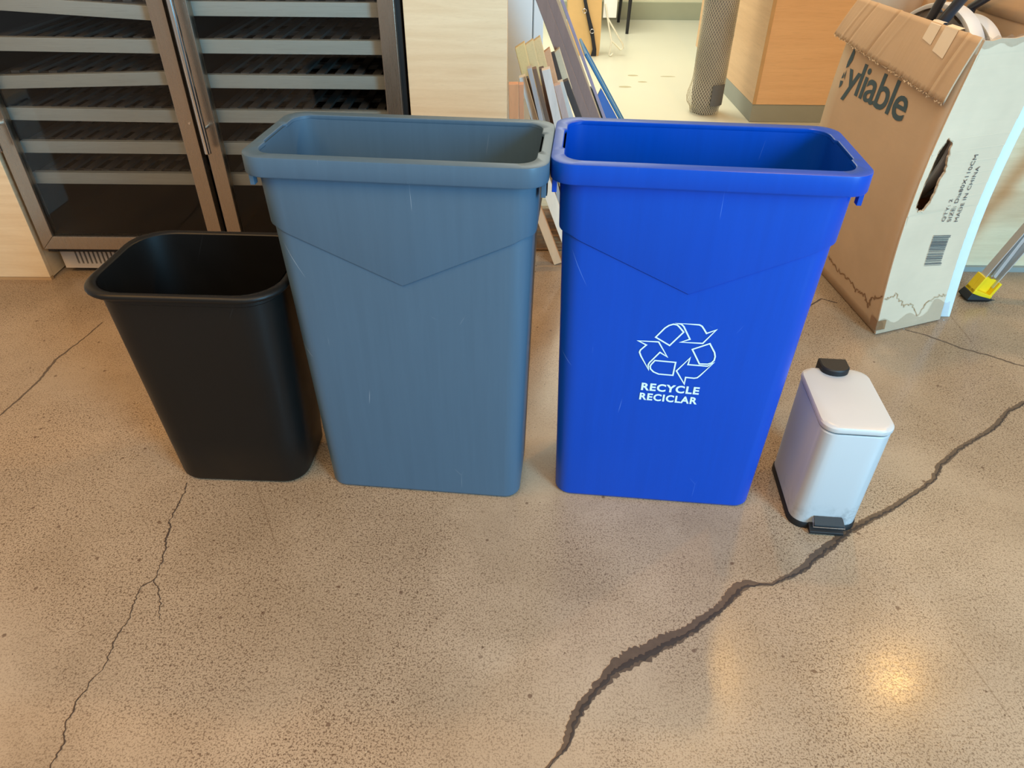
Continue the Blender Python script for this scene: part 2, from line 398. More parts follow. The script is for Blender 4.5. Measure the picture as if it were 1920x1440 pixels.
THIN = [(-0.738, 1.15, 0.0037), (-0.733, 1.1, 0.0036), (-0.732, 1.037, 0.0034), (-0.722, 0.999, 0.0056), (-0.717, 0.978, 0.0056), (-0.706, 0.929, 0.0032), (-0.703, 0.883, 0.0032), (-0.717, 0.861, 0.0031), (-0.718, 0.826, 0.0031), (-0.715, 0.785, 0.003), (-0.719, 0.741, 0.0039), (-0.714, 0.703, 0.0028), (-0.718, 0.673, 0.0028), (-0.727, 0.644, 0.0036), (-0.728, 0.62, 0.0036), (-0.73, 0.597, 0.0035), (-0.718, 0.562, 0.0034), (-0.716, 0.529, 0.0034), (-0.716, 0.44, 0.0033), (-0.70, 0.25, .003), (-0.715, 0.05, .003), (-0.69, -0.2, .002)]
THIN_B = [(-0.703, 0.883, 0.0026), (-0.691, 0.864, 0.0026), (-0.675, 0.839, 0.0026), (-0.656, 0.792, 0.002)]
LEFT = [(-1.32, 1.30, 0.004), (-1.306, 1.386, 0.0054), (-1.293, 1.46, 0.007), (-1.29, 1.51, 0.0072), (-1.289, 1.556, 0.0088), (-1.293, 1.633, 0.0091), (-1.283, 1.688, 0.0062), (-1.269, 1.753, 0.0048), (-1.258, 1.838, 0.0049)]
RIGHT = [(1.20, 1.84, .005), (1.253, 1.808, 0.0065), (1.281, 1.782, 0.008), (1.323, 1.739, 0.0079), (1.359, 1.717, 0.0078), (1.416, 1.68, 0.0077), (1.435, 1.659, 0.0076), (1.55, 1.60, 0.0076), (1.72, 1.53, .005), (1.9, 1.42, .003)]
ribbon('crack', MAIN, 'crack_fill', 0.0004, 0.24, 0.004, 1.0, 0, 0.0012)
ribbon('crack', MAIN, 'crack_dark', 0.0008, 0.6, 0.004, 0.30, -0.2, 0.0018)
ribbon('crack', THIN, 'hairline', 0.0004, 0.7, 0.004, 0.7, 0, 0.0026)
ribbon('crack', THIN_B, 'hairline', 0.0004, 0.6, 0.004, 0.7, 0, 0.0026)
ribbon('crack', LEFT, 'crack_fill', 0.0004, 0.4, 0.008, 0.8, 0, 0.0015)
ribbon('crack', RIGHT, 'crack_fill', 0.0004, 0.4, 0.008, 0.8, 0, 0.0015)
ribbon('crack', [(0.914, 1.938, 0.0051), (1.012, 2.024, 0.0053), (1.055, 1.997, 0.0052)], 'hairline', 0.0004, 0.3, 0.01)

bf = structure(mesh_obj('floor', [(-2.2, 2.78, 0), (4, 2.78, 0), (4, 7.4, 0), (-2.2, 7.4, 0), (-2.2, 2.78, -.05), (4, 2.78, -.05), (4, 7.4, -.05), (-2.2, 7.4, -.05)],
    [(0, 1, 2, 3), (7, 6, 5, 4), (0, 4, 5, 1), (1, 5, 6, 2), (2, 6, 7, 3), (3, 7, 4, 0)], 'back_floor'))
bf['label'] = 'pale glossy floor of the bright room behind'
# few brown drips on the pale floor
for (x, y, a, b) in ((0.79, 5.02, .035, .02), (0.83, 4.85, .03, .016), (0.70, 4.72, .04, .022), (1.02, 5.0, .05, .012)):
    mesh_obj('floor_stain', [(x + a * math.cos(k * .5236) * (1 + .2 * math.sin(3 * k)), y + b * math.sin(k * .5236), 0.0004) for k in range(12)], [tuple(range(12))],
             plain('brown_drip', srgb(170, 160, 128), 0.5), bf)

wb = structure(MB().box(-2.2, 4, 7.15, 7.3, 0, 2.8).build('wall_back', 'back_wall')); wb['label'] = 'pale wall at the far end of the room behind'
bb = structure(MB().box(-2.2, 4, 7.11, 7.15, 0, 0.14).build('baseboard_back', 'cove'))
wr = structure(MB().box(1.45, 3.6, 2.24, 2.34, 0, 2.0).build('wall_right', 'oak', bevel=.002)); wr['label'] = 'pale wood panelled partition at the right'
br = structure(MB().box(1.45, 3.6, 2.225, 2.24, 0, 0.018).build('baseboard_right', 'plinth'))

# ribbed brown sheet on the floor under the leaning boards
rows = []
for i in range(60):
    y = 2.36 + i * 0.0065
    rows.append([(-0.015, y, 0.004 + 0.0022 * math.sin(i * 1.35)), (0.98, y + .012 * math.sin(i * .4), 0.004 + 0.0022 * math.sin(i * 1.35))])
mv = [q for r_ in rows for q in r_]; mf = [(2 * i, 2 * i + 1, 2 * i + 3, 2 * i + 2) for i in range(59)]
tag(mesh_obj('floor_sheet', mv, mf, 'mat', org=(0.45, 2.55, 0), solid=0.003), 'brown ribbed sheet on the floor in the gap between the grey and blue bins', 'mat')

# ================================================================== CABINETS AND COOLER
def cabinet(name, x0, x1, label):
    c = thing(name, label, 'cabinet', ((x0 + x1) / 2, 2.40, 0))
    h = (x1 - x0) / 2
    MB().box(-h + .004, h - .004, -.28, .30, .004, 1.84).build('carcass', 'oak', c, bevel=.001)
    MB().box(-h, h, -.30, -.281, .012, 1.85).build('front_panel', 'oak', c, bevel=.0015)
    MB().box(-h, h, -.298, -.284, 0.0, .0115).build('edge_strip', 'oak_edge', c)
    return c
cabinet('tall_cabinet', -2.75, -1.553, 'pale oak cabinet standing left of the wine cooler')
cabinet('tall_cabinet', -0.300, -0.022, 'narrow pale oak cabinet panel between wine cooler and bright doorway')

CX, CY = -0.9205, 2.08      # middle of the cooler, plane of the door fronts
cool = thing('wine_cooler', 'double door stainless wine cooler with smoked glass and wooden racks', 'wine cooler', (CX, CY, 0))
mb = MB()                    # carcass: back, sides, top, bottom
W2 = 0.612
mb.box(-W2, -W2 + .018, .035, .60, .10, 1.80); mb.box(W2 - .018, W2, .035, .60, .10, 1.80)
mb.box(-W2 + .018, W2 - .018, .58, .60, .10, 1.80); mb.box(-W2 + .018, W2 - .018, .035, .58, .10, .15); mb.box(-W2 + .018, W2 - .018, .035, .58, 1.76, 1.80)
mb.box(-.018, .018, .06, .58, .15, 1.76)
mb.build('carcass', 'cooler_black', cool)
mb = MB()                    # toe grille with slots
mb.box(-.604, .604, .075, .085, .020, .036); mb.box(-.604, .604, .075, .085, .094, .110); mb.box(-.604, -.565, .075, .085, .036, .094); mb.box(.565, .604, .075, .085, .036, .094)
for i in range(76):
    x = -.565 + i * 1.13 / 76; mb.box(x, x + .0085, .075, .085, .036, .094)
g = mb.build('toe_grille', 'grille', cool)
MB().box(-.60, .60, .088, .096, .024, .106).build('grille_backing', 'cooler_black', g)
for sx in (-1, 1):
    m2 = MB(); m2.tube([(sx * .50, .12, 0), (sx * .50, .12, .012)], .022, 14); m2.tube([(sx * .50, .12, .012), (sx * .50, .12, .10)], .008, 10)
    m2.build('levelling_foot', 'cooler_black', cool, smooth=40)
    MB().box(sx * .590 - .012, sx * .590 + .012, .034, .070, .100, .122).build('hinge_bracket', 'cooler_black', cool)
Z0, Z1, FW, FD = 0.125, 1.75, 0.044, 0.030
shared_front = shared_slat = None
for side, (x0, x1) in ((-1, (-1.520 - CX, -0.9295 - CX)), (1, (-0.9110 - CX, -0.3205 - CX))):
    mb = MB()
    def member(a, b, c, d):   # mitred bar: outer a-b, inner d-c in xz
        f = [(a[0], 0, a[1]), (b[0], 0, b[1]), (c[0], 0, c[1]), (d[0], 0, d[1])]
        mb.hexa([(p_[0], 0, p_[2]) for p_ in f] + [(p_[0], FD, p_[2]) for p_ in f])
    e = .0004
    A, B, C_, D_ = (x0, Z0), (x1, Z0), (x1, Z1), (x0, Z1)
    a, b, c, d = (x0 + FW, Z0 + FW), (x1 - FW, Z0 + FW), (x1 - FW, Z1 - FW), (x0 + FW, Z1 - FW)
    member((A[0] + e, A[1]), (B[0] - e, B[1]), (b[0] - e, b[1]), (a[0] + e, a[1])); member((B[0], B[1] + e), (C_[0], C_[1] - e), (c[0], c[1] - e), (b[0], b[1] + e))
    member((C_[0] - e, C_[1]), (D_[0] + e, D_[1]), (d[0] + e, d[1]), (c[0] - e, c[1])); member((D_[0], D_[1] - e), (A[0], A[1] + e), (a[0], a[1] + e), (d[0], d[1] - e))
    dr = mb.build('door', 'steel', cool, bevel=.0012)
    MB().box(x0 + FW - .002, x1 - FW + .002, .008, .012, Z0 + FW - .002, Z1 - FW + .002).build('glass_pane', 'glass', dr)
    gk = MB(); gk.box(x0 + .008, x0 + .02, FD, .036, Z0 + .01, Z1 - .01); gk.box(x1 - .02, x1 - .008, FD, .036, Z0 + .01, Z1 - .01); gk.box(x0 + .02, x1 - .02, FD, .036, Z0 + .01, Z0 + .022)
    gk.build('door_gasket', 'cooler_black', dr)
    hx = x0 + .018
    hb = MB(); hb.tube([(hx, -.036, .452), (hx, -.036, .4535), (hx, -.036, 1.50)], [.0085, .0098, .0098], 16)
    hb.tube([(hx, 0, .520), (hx, -.030, .520)], .006, 12); hb.tube([(hx, 0, 1.43), (hx, -.030, 1.43)], .006, 12)
    hb.build('handle', 'chrome', dr, smooth=40)
    if side < 0:
        sb = MB(); sb.tube([(x1 - .012, .001, .528), (x1 - .012, -.002, .528)], .0035, 10); sb.build('screw', 'chrome', dr, smooth=40)
    # racks behind the glass
    zs = [0.846, 0.752, 0.660, 0.563, 0.468, 0.372]
    if side < 0: tilt = [-.014, -.002, .008, -.002, 0, 0]
    else: tilt = [0, 0, 0, 0, 0, 0]
    inx0, inx1 = x0 + .030, x1 - .030
    for zi, (zt, tl) in enumerate(zip([1.60, 1.45, 1.30, 1.15, 1.04, 0.94] + zs, [0] * 6 + tilt)):
        zt -= .010                                   # racks stand 6 cm behind the glass
        mb = MB()
        mb.box(inx0, inx0 + .02, .07, .55, zt - .022, zt - .006); mb.box(inx1 - .02, inx1, .07, .55, zt - .022, zt - .006)
        for yy in (.075, .22, .37, .52): mb.box(inx0 + .02, inx1 - .02, yy, yy + .035, zt - .02, zt - .008)
        sh = mb.build('shelf', 'slat', cool)
        nx = 9; wslat = .024
        for k in range(nx):
            xx = inx0 + .035 + (inx1 - inx0 - .07 - wslat) * k / (nx - 1)
            if shared_slat is None:
                so = MB().box(0, wslat, 0, .46, 0, .007).build('slat', 'slat', sh); shared_slat = so.data
            else:
                so = bpy.data.objects.new('slat', shared_slat); COL.objects.link(so); so.parent = sh
            so.location = (xx, .08, zt - .0075)
        hw = (inx1 - inx0) / 2; xm = (inx0 + inx1) / 2
        q = []
        for yy in (.046, .066):
            for (sx_, dz) in ((-1, -.036), (1, -.036), (1, 0), (-1, 0)):
                q.append((xm + sx_ * hw, yy, zt + dz + sx_ * tl))
        MB().hexa(q).build('shelf_front', 'shelf_front', sh, bevel=.0015)

# ================================================================== BINS
def slim_bin(name, label, loc, yaw, mat):
    t_ = thing(name, label, 'trash bin', loc, yaw)
    H = .760
    def lerp(z): f = z / .735; return (.2140 + (.2335 - .2140) * f, .1020 + (.1135 - .1020) * f, .034 + .006 * f)
    def zs(x, y):     # moulded V: low in the middle of the long faces, high at the ends
        return .532 + .100 * min(1, abs(x) / .216)
    out = []
    hx, hy, r = lerp(0)
    out.append(rrect(hx - .012, hy - .012, r - .010, zf=0.0)); out.append(rrect(hx - .004, hy - .004, r - .003, zf=.0015)); out.append(rrect(hx, hy, r, zf=.008))
    for f in (.25, .5, .75):
        hx, hy, r = lerp(.55 * f); out.append(rrect(hx, hy, r, zf=lambda x, y, f=f: .008 + (zs(x, y) - .008 - .004) * f))
    hx, hy, r = lerp(.58); out.append(rrect(hx, hy, r, zf=lambda x, y: zs(x, y) - .0022))
    out.append(rrect(hx + .0052, hy + .0034, r + .003, zf=lambda x, y: zs(x, y) + .000))
    out.append(rrect(hx + .0058, hy + .0040, r + .003, zf=lambda x, y: zs(x, y) + .002))
    hx, hy, r = lerp(.735); out.append(rrect(hx + .0045, hy + .0030, r + .003, zf=.735))
    inn = [rrect(hx - .001, hy - .0045, r - .003, zf=.757), rrect(hx - .001, hy - .0045, r - .003, zf=.735)]
    hx, hy, r = lerp(.40); inn.append(rrect(hx - .003, hy - .004, r - .003, zf=.40))
    hx, hy, r = lerp(.01); inn.append(rrect(hx - .003, hy - .004, r - .003, zf=.014)); inn.append(rrect(hx - .012, hy - .012, r - .010, zf=.006))
    mb = MB(); mb.loft(out, (True, False)); mb.loft(inn, (False, True))
    mb.build('body', mat, t_, smooth=28)
    # flanged rim
    mb = MB()
    J = (.048, .0045)
    ring = [rrect(.2380, .1157, .043, my=26, zf=.7352), rrect(.2495, .1275, .038, my=26, zf=.7352), rrect(.2498, .1278, .038, my=26, zf=.7275), rrect(.2522, .1303, .040, my=26, zf=.7268),
            rrect(.2535, .1316, .041, my=26, zf=.7290), rrect(.2535, .1316, .041, my=26, zf=.7576), rrect(.2530, .1311, .0405, my=26, zf=.7594), rrect(.2514, .1295, .039, my=26, zf=.7600),
            rrect(.2330, .1095, .034, my=26, zf=.7600, jog=J), rrect(.2318, .1083, .034, my=26, zf=.7590, jog=J), rrect(.2314, .1080, .034, my=26, zf=.7540, jog=J), rrect(.2326, .1090, .034, my=26, zf=.7520, jog=J)]
    mb.loft(ring, False); mb.build('rim', mat, t_, smooth=35)
    for sx in (-1, 1):
        for sy in (-1, 1):
            MB().box(sx * .2455 - .004, sx * .2455 + .004, sy * .094 - .007, sy * .094 + .007, .702, .7352).build('hook_tab', mat, t_, bevel=.001)
        mb = MB(); mb.box(sx * .2420 - .003, sx * .2420 + .003, -.040, .040, .700, .7352); mb.build('handle_web', mat, t_, bevel=.001)
    return t_

GREY = slim_bin('slim_trash_bin', 'tall slate grey plastic bin with open flanged top, between black and blue bins', (-0.1868, 1.2280, 0), -0.0935, 'grey_plastic')
MB().box(.2455, .2500, -.062, -.046, .690, .7270).build('recess_shade', 'rubber', GREY, bevel=.001)['label'] = 'dark plate in place of the shaded recess under the rim'  # dark plate stands in for the shaded recess under the rim
BLUE = slim_bin('slim_recycling_bin', 'tall royal blue plastic recycling bin with white arrow symbol', (0.3209, 1.2069, 0), -0.0944, 'blue_plastic')

# printed symbol and lettering on the blue bin's front face; a = along, b = up the sloping face
_b0 = Vector((0, -.1020, 0)); _b1 = Vector((0, -.1135, .735)); _up = (_b1 - _b0).normalized(); _nn = Vector((0, -_up.z, _up.y)).normalized()
def on_face(a, b, h=.0011): return _b0 + Vector((a, 0, 0)) + _up * b + _nn * h
def stroke(mb, pts, w, closed=True, at=on_face):
    n = len(pts); L = []
    for i in range(n):
        p0 = Vector(pts[i - 1]); p1 = Vector(pts[i]); p2 = Vector(pts[(i + 1) % n])
        d0 = (p1 - p0).normalized(); d1 = (p2 - p1).normalized()
        n0 = Vector((-d0.y, d0.x)); n1 = Vector((-d1.y, d1.x)); m = (n0 + n1)
        if m.length < 1e-4: m = n0
        m.normalize(); k = min(1 / max(m.dot(n0), .35), 2.4)
        L.append((p1 + m * w / 2 * k, p1 - m * w / 2 * k))
    vs = [q for a_, b_ in L for q in (at(a_.x, a_.y), at(b_.x, b_.y))]
    fs = [(2 * i, 2 * i + 1, (2 * i + 3) % (2 * n), (2 * i + 2) % (2 * n)) for i in range(n)]
    mb.add(vs, fs)
ARROWS = [
 [(-0.0115, 0.4691), (0.0299, 0.4685), (0.035, 0.466), (0.0392, 0.4606), (0.0458, 0.4509), (0.0618, 0.4595), (0.0426, 0.4287), (0.0024, 0.4284), (0.0181, 0.436), (0.0028, 0.4629), (-0.0019, 0.4674)],
 [(-0.0447, 0.4362), (-0.0306, 0.4573), (-0.024, 0.4634), (-0.0165, 0.4667), (-0.0096, 0.4657), (-0.005, 0.4615), (0.0044, 0.4509), (-0.0168, 0.4196)],
 [(-0.0755, 0.4258), (-0.0379, 0.4261), (-0.0177, 0.3936), (-0.0324, 0.4029), (-0.049, 0.3775), (-0.0507, 0.3716), (-0.0488, 0.3611), (-0.0668, 0.392), (-0.0703, 0.4004), (-0.0691, 0.4056), (-0.0595, 0.4176)],
 [(-0.0393, 0.3834), (-0.0001, 0.382), (-0.001, 0.3513), (-0.0282, 0.3521), (-0.0387, 0.3566), (-0.0451, 0.3632), (-0.0466, 0.3693), (-0.045, 0.3738)],
 [(0.025, 0.3943), (0.0233, 0.3786), (0.0602, 0.3777), (0.0704, 0.3863), (0.0501, 0.3549), (0.0455, 0.3492), (0.0401, 0.3475), (0.0236, 0.3483), (0.0235, 0.3321), (0.0042, 0.3622)],
 [(0.026, 0.4139), (0.0556, 0.4291), (0.0675, 0.4099), (0.0703, 0.4008), (0.07, 0.3922), (0.0663, 0.3859), (0.0594, 0.3825), (0.0442, 0.382)]]
mb = MB()
for pl in ARROWS: stroke(mb, pl, .0029)
mb.build('recycling_symbol', 'print_white', BLUE)['label'] = 'white outlined triangle of three chasing arrows'
mb = MB()
for txt, a0, a1, b0, b1, tl in (('RECYCLE', -.0575, .0548, .3106, .3292, -.0026), ('RECICLAR', -.0582, .0550, .2868, .3046, -.0034)):
    v, f, asp = text_mesh(txt, 1.0, 0.034, 1.12)
    mb.add([on_face(a0 + x * (a1 - a0), b0 + y * (b1 - b0) + tl * x) for x, y in v], f)
mb.build('lettering', 'print_white', BLUE)['label'] = 'white bold words RECYCLE RECICLAR'

# black wastebasket
WB = thing('wastebasket', 'low black plastic wastebasket with rolled rim beside the grey bin', 'wastebasket', (-0.612, 1.252, 0), -0.036)
mb = MB()
def wl(z): f = z / .50; return (.1480 + (.1755 - .1480) * f, .1000 + (.1270 - .1000) * f, .052 + .018 * f)
out = []
hx, hy, r = wl(0); out += [rrect(hx - .016, hy - .016, r - .012, zf=0), rrect(hx - .005, hy - .005, r - .003, zf=.003), rrect(hx, hy, r, zf=.012)]
for z in (.13, .26, .38, .478): hx, hy, r = wl(z); out.append(rrect(hx, hy, r, zf=z))
hx, hy, r = wl(.482); out += [rrect(hx + .003, hy + .003, r + .003, zf=.481), rrect(hx + .0035, hy + .0035, r + .003, zf=.498)]
hx, hy, r = wl(.495); inn = [rrect(hx - .001, hy - .001, r, zf=.505)]
for z in (.40, .2, .02): hx, hy, r = wl(z); inn.append(rrect(hx - .003, hy - .003, r - .002, zf=z))
hx, hy, r = wl(0); inn.append(rrect(hx - .016, hy - .016, r - .012, zf=.008))
mb.loft(out, (True, False)); mb.loft(inn, (False, True)); mb.build('body', 'black_plastic', WB, smooth=30)
mb = MB(); ring = []
for k in range(15):     # rolled lip
    a = math.radians(-120 + k * 300 / 14)
    ring.append(rrect(.1838 + .0085 * math.cos(a), .1352 + .0085 * math.cos(a), .074, zf=.5005 + .0075 * math.sin(a)))
mb.loft(ring + [ring[0]], False); mb.build('rim', 'black_plastic', WB, smooth=50)

# white pedal can
CAN = thing('pedal_can', 'small white rectangular pedal can with black hinge and black pedal', 'pedal can', (0.677, 1.130, 0), -0.085)
hx, hy, r = .0685, .1015, .030
mb = MB(); mb.loft([rrect(hx, hy, r, zf=.0), rrect(hx + .0025, hy + .0025, r + .002, zf=.001), rrect(hx + .0025, hy + .0025, r + .002, zf=.012), rrect(hx + .0005, hy + .0005, r, zf=.016)], (True, True)); mb.build('base_ring', 'rubber', CAN, smooth=35)
mb = MB(); mb.loft([rrect(hx, hy, r, zf=.016), rrect(hx, hy, r, zf=.258), rrect(hx - .0015, hy - .0015, r, zf=.2605), rrect(hx - .006, hy - .006, r, zf=.2605)], (True, True)); mb.build('body', 'can_scuffed', CAN, smooth=35)
mb = MB(); mb.loft([rrect(hx - .004, hy - .004, r, zf=.2605), rrect(hx - .004, hy - .004, r, zf=.2655)], (True, True)); mb.build('inner_bucket_edge', 'rubber', CAN)
mb = MB(); mb.loft([rrect(hx - .003, hy - .003, r, zf=.2650), rrect(hx + .0008, hy + .0008, r, zf=.2655), rrect(hx + .0015, hy + .0015, r, zf=.2680), rrect(hx + .0012, hy + .0012, r, zf=.2745), rrect(hx - .001, hy - .001, r, zf=.2775), rrect(hx - .008, hy - .008, r - .004, zf=.2790)], (True, True)); mb.build('lid', 'white_paint', CAN, smooth=35)
mb = MB()               # hinge cover: flat tongue on the lid, folded over the back
prof = [(-.029, .118), (-.029, .092)] + [(-.029 * math.cos(math.radians(a)), .092 - .022 * math.sin(math.radians(a))) for a in range(15, 180, 15)] + [(.029, .092), (.029, .118)]
mb.loft([[Vector((x, y, .2785)) for x, y in prof], [Vector((x, y, .2900)) for x, y in prof], [Vector((x * .93, y + (.002 if y < .1 else -.001), .2925)) for x, y in prof]], (True, True))
mb.box(-.029, .029, .1045, .118, .225, .2785); mb.build('hinge_cover', 'rubber', CAN, smooth=35)
PED = MB().hexa([(-.034, -.122, .004), (.036, -.122, .004), (.036, -.096, .004), (-.034, -.096, .004), (-.034, -.122, .010), (.036, -.122, .010), (.036, -.096, .020), (-.034, -.096, .020)]).build('pedal', 'rubber', CAN, bevel=.001)
MB().hexa([(-.028, -.119, .0245), (.034, -.119, .0245), (.030, -.1035, .036), (-.028, -.1035, .036), (-.028, -.118, .0275), (.034, -.118, .0275), (.030, -.1025, .039), (-.028, -.1025, .039)]).build('pedal_pad', 'rubber', PED, bevel=.0006)
mb = MB(); mb.tube([(-.029, -.104, .036), (-.030, -.1205, .0235), (.035, -.1205, .0235), (.031, -.104, .036)], .0012, 8); mb.tube([(0, -.11, .028), (0, -.095, .020)], .004, 8); mb.build('pedal_edge', 'chrome', PED, smooth=40)
# ================================================================== CARDBOARD BOX
BH = .816
def warp(z): return .032 * math.sin(math.pi * min(max(z, 0), .82) / .82)
def bx(u, t_, z): return Vector((1.098 + .238 * u / .2545 - .045 * t_ / .65 - warp(z), 1.806 + .09 * u / .2545 + .648 * t_ / .65, z))
BW_, BL_ = .2545, .615
E1 = (bx(1, 0, 0) - bx(0, 0, 0)).normalized(); E2 = (bx(0, 1, 0) - bx(0, 0, 0)).normalized()
NF = Vector((E1.y, -E1.x, 0)); NL = Vector((-E2.y, E2.x, 0))          # outward of the front and the left face
if NL.x > 0: NL = -NL
BO = (1.20, 2.10, 0)
BOX = thing('cardboard_box', 'tall worn open cardboard box with printed word on its brown side', 'box', BO)
def grid_panel(name, fn, us, zs_, mat, parent=BOX, solid=.005, **kw):
    vs = [fn(u, z) for z in zs_ for u in us]; n = len(us)
    fs = [(j * n + i, j * n + i + 1, (j + 1) * n + i + 1, (j + 1) * n + i) for j in range(len(zs_) - 1) for i in range(n - 1)]
    return mesh_obj(name, vs, fs, mat, parent, org=BO, solid=solid, **kw)
lin = lambda a, b, n: [a + (b - a) * i / n for i in range(n + 1)]
def crumple(u, z, k=0.0): return 0.0
LEFTP = grid_panel('side_panel', lambda t_, z: bx(0, t_, z) - NL * (.003 + crumple(t_, z)), lin(.0, BL_, 10), lin(.004, BH, 24), 'card', smooth=60)
grid_panel('side_panel', lambda t_, z: bx(BW_, t_, z) + NL * .003, lin(.0, BL_, 6), lin(.004, BH, 16), 'card_in')
grid_panel('end_panel', lambda u, z: bx(u, BL_, z), lin(.004, BW_ - .004, 4), lin(.004, BH, 16), 'card_in')
MB().hexa([bx(.004, .004, .002) - Vector(BO), bx(BW_ - .004, .004, .002) - Vector(BO), bx(BW_ - .004, BL_ - .004, .002) - Vector(BO), bx(.004, BL_ - .004, .002) - Vector(BO),
           bx(.004, .004, .008) - Vector(BO), bx(BW_ - .004, .004, .008) - Vector(BO), bx(BW_ - .004, BL_ - .004, .008) - Vector(BO), bx(.004, BL_ - .004, .008) - Vector(BO)]).build('bottom_panel', 'card_in', BOX)
# front panel with the torn hole along its left edge
def ragged(pts, amp, n=5):
    o_ = []
    for i in range(len(pts)):
        a, b = Vector(pts[i]), Vector(pts[(i + 1) % len(pts)]); d = b - a; nn = Vector((-d.y, d.x)).normalized() if d.length > 0 else d
        for k in range(n):
            q = a + d * (k / n); 
            if k: q += nn * random.uniform(-amp, amp)
            o_.append(q)
    return o_
HOLE = ragged([(.034, .586), (.055, .572), (.061, .545), (.065, .525), (.0745, .494), (.066, .470), (.0675, .443), (.0655, .415), (.048, .389), (.030, .392), (.0195, .404), (.0190, .456), (.0200, .500), (.0215, .541), (.0255, .566)], .0022, 4)
def front_with_hole():
    us = lin(.0, BW_, 10); zs_ = lin(.004, BH, 24)
    outer = [Vector((u, .004)) for u in us[:-1]] + [Vector((BW_, z)) for z in zs_[:-1]] + [Vector((u, BH + random.uniform(-.004, .003))) for u in us[::-1][:-1]] + [Vector((0, z)) for z in zs_[::-1][:-1]]
    loops = [[Vector((p_.x, p_.y, 0)) for p_ in outer], [Vector((p_.x, p_.y, 0)) for p_ in HOLE]]
    tri = tessellate_polygon(loops); flat = outer + HOLE
    bm = bmesh.new(); bv = [bm.verts.new((p_.x, p_.y, 0)) for p_ in flat]
    for t3 in tri:
        try: bm.faces.new([bv[i] for i in t3])
        except ValueError: pass
    for k in range(1, 24):
        z = .004 + (BH - .004) * k / 24
        bmesh.ops.bisect_plane(bm, geom=bm.verts[:] + bm.edges[:] + bm.faces[:], plane_co=(0, z, 0), plane_no=(0, 1, 0))
    bm.verts.index_update()
    vs = [bx(v.co.x, 0, v.co.y) + NF * crumple(v.co.x * 1.5 + 3, v.co.y, .0010) for v in bm.verts]
    fs = [tuple(v.index for v in f.verts) for f in bm.faces]; bm.free()
    return mesh_obj('front_panel', vs, fs, 'card_lit', BOX, org=BO, solid=.005)
FRONT = front_with_hole()
FRONT['label'] = 'end panel coloured paler as window-lit, with a torn hole, printed size and barcode'
# torn fibre lip round the hole
mb = MB(); n = len(HOLE); vs = []
for i, p_ in enumerate(HOLE):
    c_ = Vector((.045, .48)); d = (p_ - c_).normalized() * random.uniform(.0012, .0045)
    vs += [bx(p_.x, 0, p_.y) + NF * .004, bx(p_.x + d.x, 0, p_.y + d.y) + NF * random.uniform(.0035, .006)]
mb.add(vs, [(2 * i, 2 * i + 1, (2 * i + 3) % (2 * n), (2 * i + 2) % (2 * n)) for i in range(n)])
mesh_obj('torn_lip', mb.v, mb.f, 'card_edge', FRONT, org=BO)
# flap folded down over the printed side, creased
def flap(t_, s):     # s 0 at the top fold, 1 at the torn lower edge
    lo = .664 + .042 * (t_ / .65) + .0014 * math.sin(t_ * 155) + .0016 * math.sin(t_ * 331) + .0012 * math.sin(t_ * 613)
    z = BH + .006 - (BH - lo) * s
    cre = sum(k * math.exp(-((t_ - c - .02 * s) / .006) ** 2) for c, k in ((.375, -.0035), (.058, -.004), (.036, .003), (.50, -.0025), (.545, .002), (.31, .001)))
    return bx(0, t_ + (.012 * s if t_ < .3 else .05 * s), z) + NL * (.007 + .013 * math.sin(s * 1.5) + cre)
ts = [-.002 + .62 * i / 240 for i in range(241)]
FL = grid_panel('flap', flap, ts, lin(0, 1, 10), 'card', solid=.004, smooth=50)
FL['label'] = 'brown flap folded down outwards with torn edge'
mb = MB(); vs = []
for i, t_ in enumerate(ts):
    vs += [flap(t_, 1.0) + NL * .003, flap(t_, 1.0 + random.uniform(.0, .035)) + NL * random.uniform(.001, .005)]
mb.add(vs, [(2 * i, 2 * i + 1, 2 * i + 3, 2 * i + 2) for i in range(len(ts) - 1)]); mesh_obj('torn_edge', mb.v, mb.f, 'card_edge', FL, org=BO)
# masking tape strips over the fold
for (a, b, l_) in ((.166, .2135, .30), (.092, .148, .40)):
    vs = []; nz = 10
    for k in range(nz + 1):
        s = -.04 + (l_ + .04) * k / nz
        for t_ in (a, b):
            q = flap(t_ - .012 * s, max(s, 0) * (1.12 if (t_ == a and k == nz) else 1)) + NL * .0032
            if s < 0: q = flap(t_, 0) + Vector((.05 * -s * 6, 0, .0035)) * 1.0
            vs.append(q)
    mesh_obj('tape_strip', vs, [(2 * k, 2 * k + 1, 2 * k + 3, 2 * k + 2) for k in range(nz)], 'tape', FL, org=BO)
# right flap standing up, leaning back, with a marker stroke
def rflap(t_, s): 
    b_ = bx(BW_, t_, BH); return b_ + Vector((.03 * s + .05 * s * s, 0, .17 * s)) + NL * (.003 + .006 * math.sin(t_ * 9))
RF = grid_panel('flap', rflap, lin(.0, BL_, 14), lin(0, 1, 6), 'card_in', solid=.004, smooth=50)
mb = MB(); vs = []
for k in range(11):
    s = .30 + .68 * k / 10; w_ = .006 + .003 * math.sin(k * 2.1); c_ = .335 + .014 * math.sin(k * .5)
    vs += [rflap(c_ - w_, s) + NL * .003, rflap(c_ + w_, s) + NL * .003]
mb.add(vs, [(2 * k, 2 * k + 1, 2 * k + 3, 2 * k + 2) for k in range(10)]); mesh_obj('marker_stroke', mb.v, mb.f, 'black_cloth', RF, org=BO)
